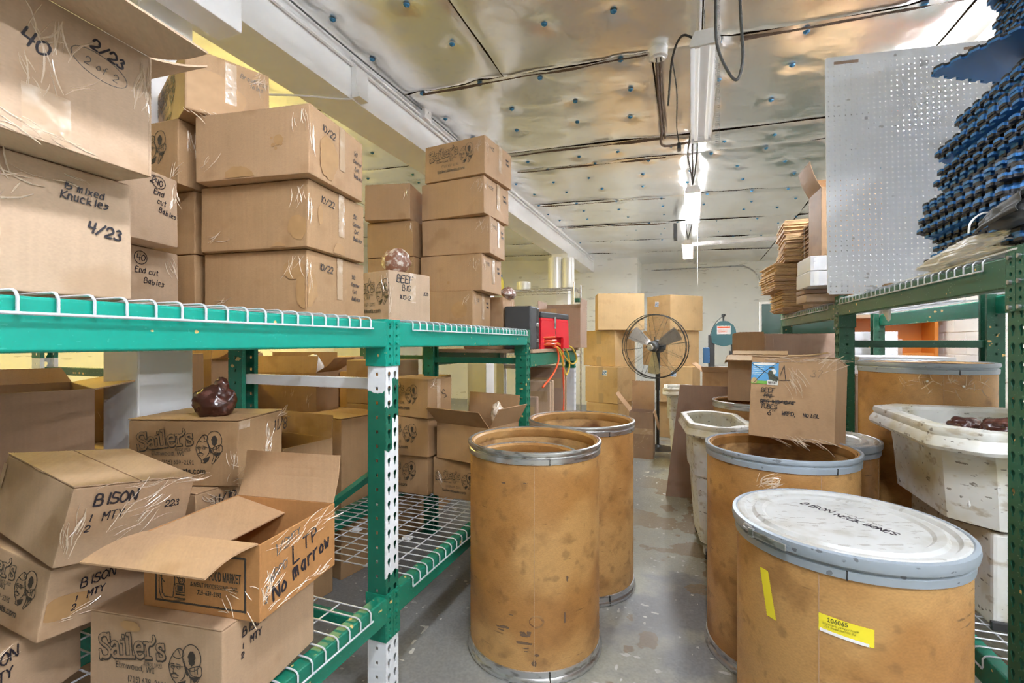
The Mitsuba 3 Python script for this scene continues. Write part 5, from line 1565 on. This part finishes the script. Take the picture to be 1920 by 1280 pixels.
part(t, 'lid', bx(-W_, .002, .004, L_ - .004, H_ + .018, H_ + .062, .008), 'charcoal', MT)
part(t, 'panel_groove', bx(-.0005, .0006, .228, .231, .09, H_), 'dark_stain', MT)
part(t, 'latch', cat(bx(.0, .007, .205, .228, H_ - .055, H_ + .03, .002), bx(.0, .010, .208, .225, H_ - .03, H_ - .01, .002)), 'bare_steel', MT)
c = open_carton('open carton with upright flaps on the plywood shelf behind the red tool box', -.905, 4.03, 1.2845, 0, .385, .27, .345, 'kraft_rose', {'back': (3, .055, 0), 'left': (2, .075, 0), 'right': (3, .085, 0)})
c.add('tape', 'front', bx(.12, .17, .26, .344, 0, .001), 'brown_tape')
for (nm, lab, m, cc, pts) in (('extension_cord', 'orange extension cord looped over the plywood edge and hanging down', 'cord_orange', (.80, .10, .025), [(-1.10, 3.22, 1.30), (-1.0, 3.3, 1.31), (-.965, 3.45, 1.30), (-.955, 3.50, 1.20), (-.958, 3.36, 1.10), (-.97, 3.14, 1.02)]),
                              ('extension_cord', 'red-orange cord hanging straight down from the plywood shelf', 'cord_orange', None, [(-1.08, 3.26, 1.30), (-.98, 3.40, 1.325), (-.955, 3.60, 1.28), (-.950, 3.62, 1.10), (-.950, 3.63, .90), (-.95, 3.62, .70)]),
                              ('extension_cord', 'yellow cord looped in wide curls over the plywood edge', 'cord_yellow', (.62, .42, .05), [(-1.1, 3.3, 1.30), (-1.0, 3.45, 1.335), (-.96, 3.85, 1.30), (-.945, 4.0, 1.24), (-.945, 4.05, 1.17), (-.948, 3.9, 1.15), (-.95, 3.7, 1.20), (-.96, 3.5, 1.29), (-1.0, 3.30, 1.32)]),
                              ('extension_cord', 'second yellow cord in a shorter loop over the plywood edge', 'cord_yellow', None, [(-1.05, 3.4, 1.31), (-.97, 3.55, 1.32), (-.95, 3.75, 1.25), (-.945, 3.8, 1.14), (-.947, 3.70, 1.07), (-.95, 3.62, 1.14), (-.955, 3.55, 1.25), (-1.0, 3.45, 1.33)])):
    if cc:
        MAT[m] = princ(cc, .4)
    single(nm, lab, 'cord', tube(pts, .0075, 8, 10), m, None, 40)
single('extension_cord', 'orange cord coiled in flat loops in front of the red tool box', 'cord', tube([(-1.06 + .085 * math.cos(a) + .03, 3.36 + .12 * math.sin(a), 1.295 + .004 * a) for a in np.linspace(0, 6 * PI, 80)], .007, 8), 'cord_orange', None, 40)
# flat cartons stacked on edge under the plywood
for i, (x0, x1, y, zt, m) in enumerate(((-1.20, -.985, 3.05, .96, 'kraft_rose'), (-1.22, -.965, 3.30, 1.045, 'kraft_pale'), (-1.22, -.962, 3.36, 1.05, 'kraft_pale'), (-1.24, -.945, 3.62, 1.13, 'kraft_rose'), (-1.24, -.95, 3.70, 1.10, 'kraft_tan'))):
    c = Carton(('nearest flat carton', 'second flat carton', 'third flat carton', 'fourth, tallest flat carton', 'last flat carton')[i] + ' standing on edge under the plywood shelf', x1, y, 0, -2 + i, x1 - x0, .05, zt, m)
    c.add('tape', 'front', bx(.02, x1 - x0 - .02, zt * .86, zt * .93, 0, .001), 'brown_tape')

# ================================================================== far end: fan, bandsaw, wire shelf
def fan(label, x, y, z, r=.375, yaw=-14):
    t = thing('pedestal_fan', label, 'fan')
    M = M4(x, y, z, yaw)
    TA = np.array([[1, 0, 0, 0], [0, 0, -1, 0], [0, 1, 0, 0], [0, 0, 0, 1.]])   # local disc plane xy -> upright, facing the camera
    FM = M @ TA
    circ = lambda rr, zz, w: tube([(rr * math.cos(a), rr * math.sin(a), zz) for a in np.linspace(0, 2 * PI, 61)], w, 6)
    part(t, 'guard_ring', cat(circ(r, 0, .006), circ(r, .13, .005), circ(r * .985, .065, .004)), 'black_plastic', FM, 50)
    for k in range(12):
        a = 2 * PI * k / 12 + .13
        part(t, 'guard_spoke', tube([(.07 * math.cos(a), .07 * math.sin(a), .155), (r * .7 * math.cos(a), r * .7 * math.sin(a), .160), (r * math.cos(a), r * math.sin(a), .13), (r * math.cos(a), r * math.sin(a), .0), (r * .5 * math.cos(a), r * .5 * math.sin(a), -.03), (.08 * math.cos(a), .08 * math.sin(a), -.04)], .0022, 5), 'black_plastic', FM, 50)
    part(t, 'guard_wire', cat([circ(r * q, .155 - .02 * q, .0009) for q in np.linspace(.28, .96, 15)]), 'black_plastic', FM)
    for k in range(3):
        a0 = 2 * PI * k / 3 + .5
        bl = thick_sheet(10, 6, lambda s, q: ((.07 + .27 * s) * np.cos(a0 + (q - .5) * (.75 - .25 * s)), (.07 + .27 * s) * np.sin(a0 + (q - .5) * (.75 - .25 * s)), .08 + .05 * (q - .5)), .002, (0, 0, 1))
        part(t, 'blade', bl, 'fan_blade', FM, 40)
    part(t, 'hub', lathe([[0, .175], [.045, .172], [.062, .160], [.066, .10], [.05, .05], [0, .05]], 28), 'charcoal', FM, 30)
    part(t, 'badge', lathe([[0, .180], [.034, .178], [.040, .173]], 24), 'bare_steel', FM @ M4(-.02, -.012, 0), 30)
    part(t, 'motor', lathe([[0, .04], [.075, .03], [.085, -.02], [.08, -.14], [.06, -.17], [0, -.175]], 28), 'charcoal', FM, 30)
    part(t, 'handle', cat(rod((-.11, .0, .05), (.11, 0, .05), .008), rod((0, .05, .06), (0, .12, .06), .006)), 'black_plastic', FM, 40)
    part(t, 'pole', cat(rod((0, .06, -.06), (0, .06, -z + .05), .020, 12), rod((0, .06, -.06), (0, .06, -.55), .027, 12)), 'black_plastic', M, 40)
    part(t, 'base', lathe([[0, .05], [.03, .05], [.06, .025], [.18, .012], [.20, 0], [0, 0]], 32), 'black_plastic', M @ M4(0, .06, -z), 30)
    return t


MAT['fan_blade'] = princ((.36, .33, .29), .35, .5)
fan('black pedestal fan in front of the far carton wall', -.419, 6.14, 1.283, .393)
MAT['saw_green'] = princ((.050, .150, .170), .35)
t = thing('bandsaw', 'blue-green bandsaw standing against the far wall', 'bandsaw')
SX, SY = .46, 8.2
dome = Polygon([(-.165, 0), (-.175, .12), (-.165, .20), (-.13, .27), (-.06, .325), (0, .335), (.06, .325), (.13, .27), (.165, .20), (.175, .12), (.165, 0), (.10, -.03), (.0, -.055), (-.10, -.03)]).buffer(.005)
UP = np.array([[1, 0, 0, SX], [0, 0, -1, SY], [0, 1, 0, 1.33], [0, 0, 0, 1.]])
part(t, 'upper_wheel_cover', ext(dome, .14), 'saw_green', UP)
lbk = part(t, 'label', bx(-.10, .10, .13, .26, .14, .142), 'paper_white', UP)
put(fresh(lbk + '__print'), cat(bx(-.09, .09, .225, .25, .1421, .1428), *[bx(-.085, .05, .15 + .02 * i, .155 + .02 * i, .1421, .1428) for i in range(3)]), 'cord_orange', UP)
part(t, 'lower_wheel_cover', ext(dome, .16), 'saw_green', M4(0, 0, -.98) @ UP)
part(t, 'column', bx(SX - .22, SX - .13, SY - .10, SY + .02, .55, 1.45, .01), 'charcoal')
part(t, 'table', bx(SX - .12, SX + .24, SY - .30, SY + .10, .93, .97, .004), 'bare_steel')
part(t, 'blade', bx(SX + .10, SX + .112, SY - .08, SY - .078, .9, 1.35), 'bare_steel')
part(t, 'guide', cat(bx(SX + .08, SX + .14, SY - .12, SY - .05, 1.12, 1.20, .004), rod((SX + .12, SY - .09, 1.2), (SX + .12, SY - .09, 1.36), .010)), 'charcoal')
part(t, 'motor_box', cat(bx(SX - .30, SX - .20, SY - .12, SY, 1.0, 1.25, .01)), 'print_blue')
part(t, 'stand', bx(SX - .20, SX + .20, SY - .18, SY + .10, 0, .32, .01), 'saw_green')
part(t, 'crank', cat(rod((SX + .0, SY - .05, 1.66), (SX + .0, SY - .05, 1.74), .014), lathe([[0, .02], [.03, .015], [.03, -.015], [0, -.02]], 14).apply_translation((SX, SY - .05, 1.76)), tube([(SX, SY - .05, 1.75), (SX - .10, SY - .06, 1.66), (SX - .18, SY - .06, 1.50), (SX - .19, SY - .06, 1.30)], .006, 6, 6)), 'charcoal', None, 40)
t = thing('framed_panel', 'dark green glossy framed panel standing beyond the far end of the right rack', 'panel')
MAT['green_gloss'] = princ((.012, .060, .042), .12, spec=.7)
part(t, 'panel', bx(.96, 2.00, 7.86, 7.87, .3, 1.90), 'green_gloss')
part(t, 'frame', cat(bx(.93, .96, 7.84, 7.89, .3, 1.93), bx(.93, 2.03, 7.84, 7.89, 1.90, 1.93), bx(2.0, 2.03, 7.84, 7.89, .3, 1.93), bx(.93, 2.03, 7.84, 7.89, 0, .3)), 'wall_white')
MAT['orange_wood'] = princ((.52, .17, .022), .4)
t = thing('wooden_bookcase', 'orange-brown wooden bookcase standing behind the right rack', 'bookcase')
part(t, 'side_panel', bx(1.50, 1.53, 5.75, 6.05, 0, 1.58), 'orange_wood')
part(t, 'side_panel', bx(2.20, 2.23, 5.75, 6.05, 0, 1.58), 'orange_wood')
part(t, 'back_panel', bx(1.53, 2.20, 6.03, 6.05, 0, 1.58), 'orange_wood')
part(t, 'top_board', bx(1.47, 2.26, 5.73, 6.06, 1.58, 1.61), 'kraft_pale')
for zz in (.4, .8, 1.20):
    part(t, 'shelf', bx(1.53, 2.20, 5.76, 6.03, zz, zz + .028), 'orange_wood')

t = thing('wire_shelving', 'chrome wire shelf unit against the far wall, stacked with film rolls', 'wire shelf')
WX0, WX1, WY0, WY1 = -3.25, -1.72, 7.15, 7.62
for zz in (2.14, 1.1):
    part(t, 'shelf_frame', cat(*[rod((WX0, y, zz + d), (WX1, y, zz + d), .004, 6) for y in (WY0, WY1) for d in (0, .045)], *[rod((x, WY0, zz + d), (x, WY1, zz + d), .004, 6) for x in (WX0, WX1) for d in (0, .045)]), 'chrome', None, 50)
    tr = []
    for y in (WY0, WY1):
        n = 34
        tr.append(tube([(WX0 + (WX1 - WX0) * i / n, y, zz + (.045 if i % 2 else 0)) for i in range(n + 1)], .0028, 5))
    for x in (WX0, WX1):
        tr.append(tube([(x, WY0 + (WY1 - WY0) * i / 10, zz + (.045 if i % 2 else 0)) for i in range(11)], .0028, 5))
    part(t, 'truss_wire', cat(tr), 'chrome')
    part(t, 'shelf_wires', cat([rod((x, WY0, zz + .047), (x, WY1, zz + .047), .0022, 5) for x in np.arange(WX0 + .02, WX1, .026)]), 'chrome')
for x in (WX0 - .014, WX1 + .014):
    for y in (WY0, WY1):
        part(t, 'post', rod((x, y, 0), (x, y, 2.27), .0127, 10), 'chrome', None, 50)
single('blue_clip_box', 'small teal box hanging at the right end of the wire shelf', 'box', bx(-1.72, -1.62, 7.2, 7.3, 1.96, 2.02, .01), 'rack_green_paint')
ZS = 2.1895
def f_roll(p, n, uv):
    return mix((.66, .65, .58), (.82, .82, .80), noise(p.x * 60, p.y * 60, 0))


MAT['film_roll'] = princ(mikit.proc(f_roll), .25, spec=.6)
for i, (x, y, r, h, lab) in enumerate(((-2.06, 7.35, .115, .50, 'tall clear film roll standing at the left of the pair on the wire shelf'), (-1.84, 7.33, .095, .48, 'tall clear film roll standing at the right end of the wire shelf'), (-2.60, 7.35, .115, .135, 'short pale film roll lying alone on the wire shelf'))):
    q = single('film_roll', lab, 'film roll', lathe([[.035, 0], [r, 0], [r, h], [.035, h]], 36, True), 'film_roll', M4(x, y, ZS), 30)
    part(q, 'core', lathe([[.028, -.0], [.034, 0], [.034, h + .004], [.028, h + .004]], 24, True), 'kraft_mid', M4(x, y, ZS), 30)
t = thing('spray_bottle', 'yellow and blue bottle on the wire shelf left of the short roll', 'bottle')
MAT['bottle_yellow'] = princ((.75, .62, .05), .35)
part(t, 'body', lathe([[0, 0], [.040, 0], [.042, .02], [.042, .15], [.02, .21], [.018, .23], [0, .23]], 24), 'bottle_yellow', M4(-2.98, 7.3, ZS), 30)
part(t, 'cap', lathe([[0, .23], [.02, .23], [.018, .27], [0, .272]], 20), 'print_blue', M4(-2.98, 7.3, ZS), 30)
single('paint_can', 'small dark can beside the yellow bottle on the wire shelf', 'can', lathe([[0, 0], [.04, 0], [.04, .13], [.036, .135], [0, .135]], 24), 'charcoal', M4(-3.09, 7.32, ZS), 30)
t = thing('white_pegboard', 'cream pegboard standing behind the board shelf in the left background', 'pegboard')
part(t, 'board', trimesh.Trimesh(*(lambda m: (m.vertices, m.faces))(pegboard(.9, 1.2))), 'wall_white', M4(-4.1, 4.62, .42, 0) @ STAND)
part(t, 'stand', bx(-4.1, -3.2, 4.625, 4.66, 0, .42), 'kraft_tan')
single('small_floor_fan', 'black cage of a small floor fan standing beside the far carton wall', 'fan', cat([tube([(-1.36 + .10 * math.cos(a) * q, 6.1, .115 + .10 * math.sin(a) * q) for a in np.linspace(0, 2 * PI, 31)], .004, 5) for q in (1.0, .72, .4)] + [rod((-1.36, 6.1, .115), (-1.36 + .10 * math.cos(a), 6.1, .115 + .10 * math.sin(a)), .002, 4) for a in np.linspace(0, 2 * PI, 9)[:-1]] + [bx(-1.44, -1.28, 6.06, 6.14, 0, .014, .003)]), 'black_plastic')

scene = {**{'bsdf_' + k: v for k, v in MAT.items()}, **scene}
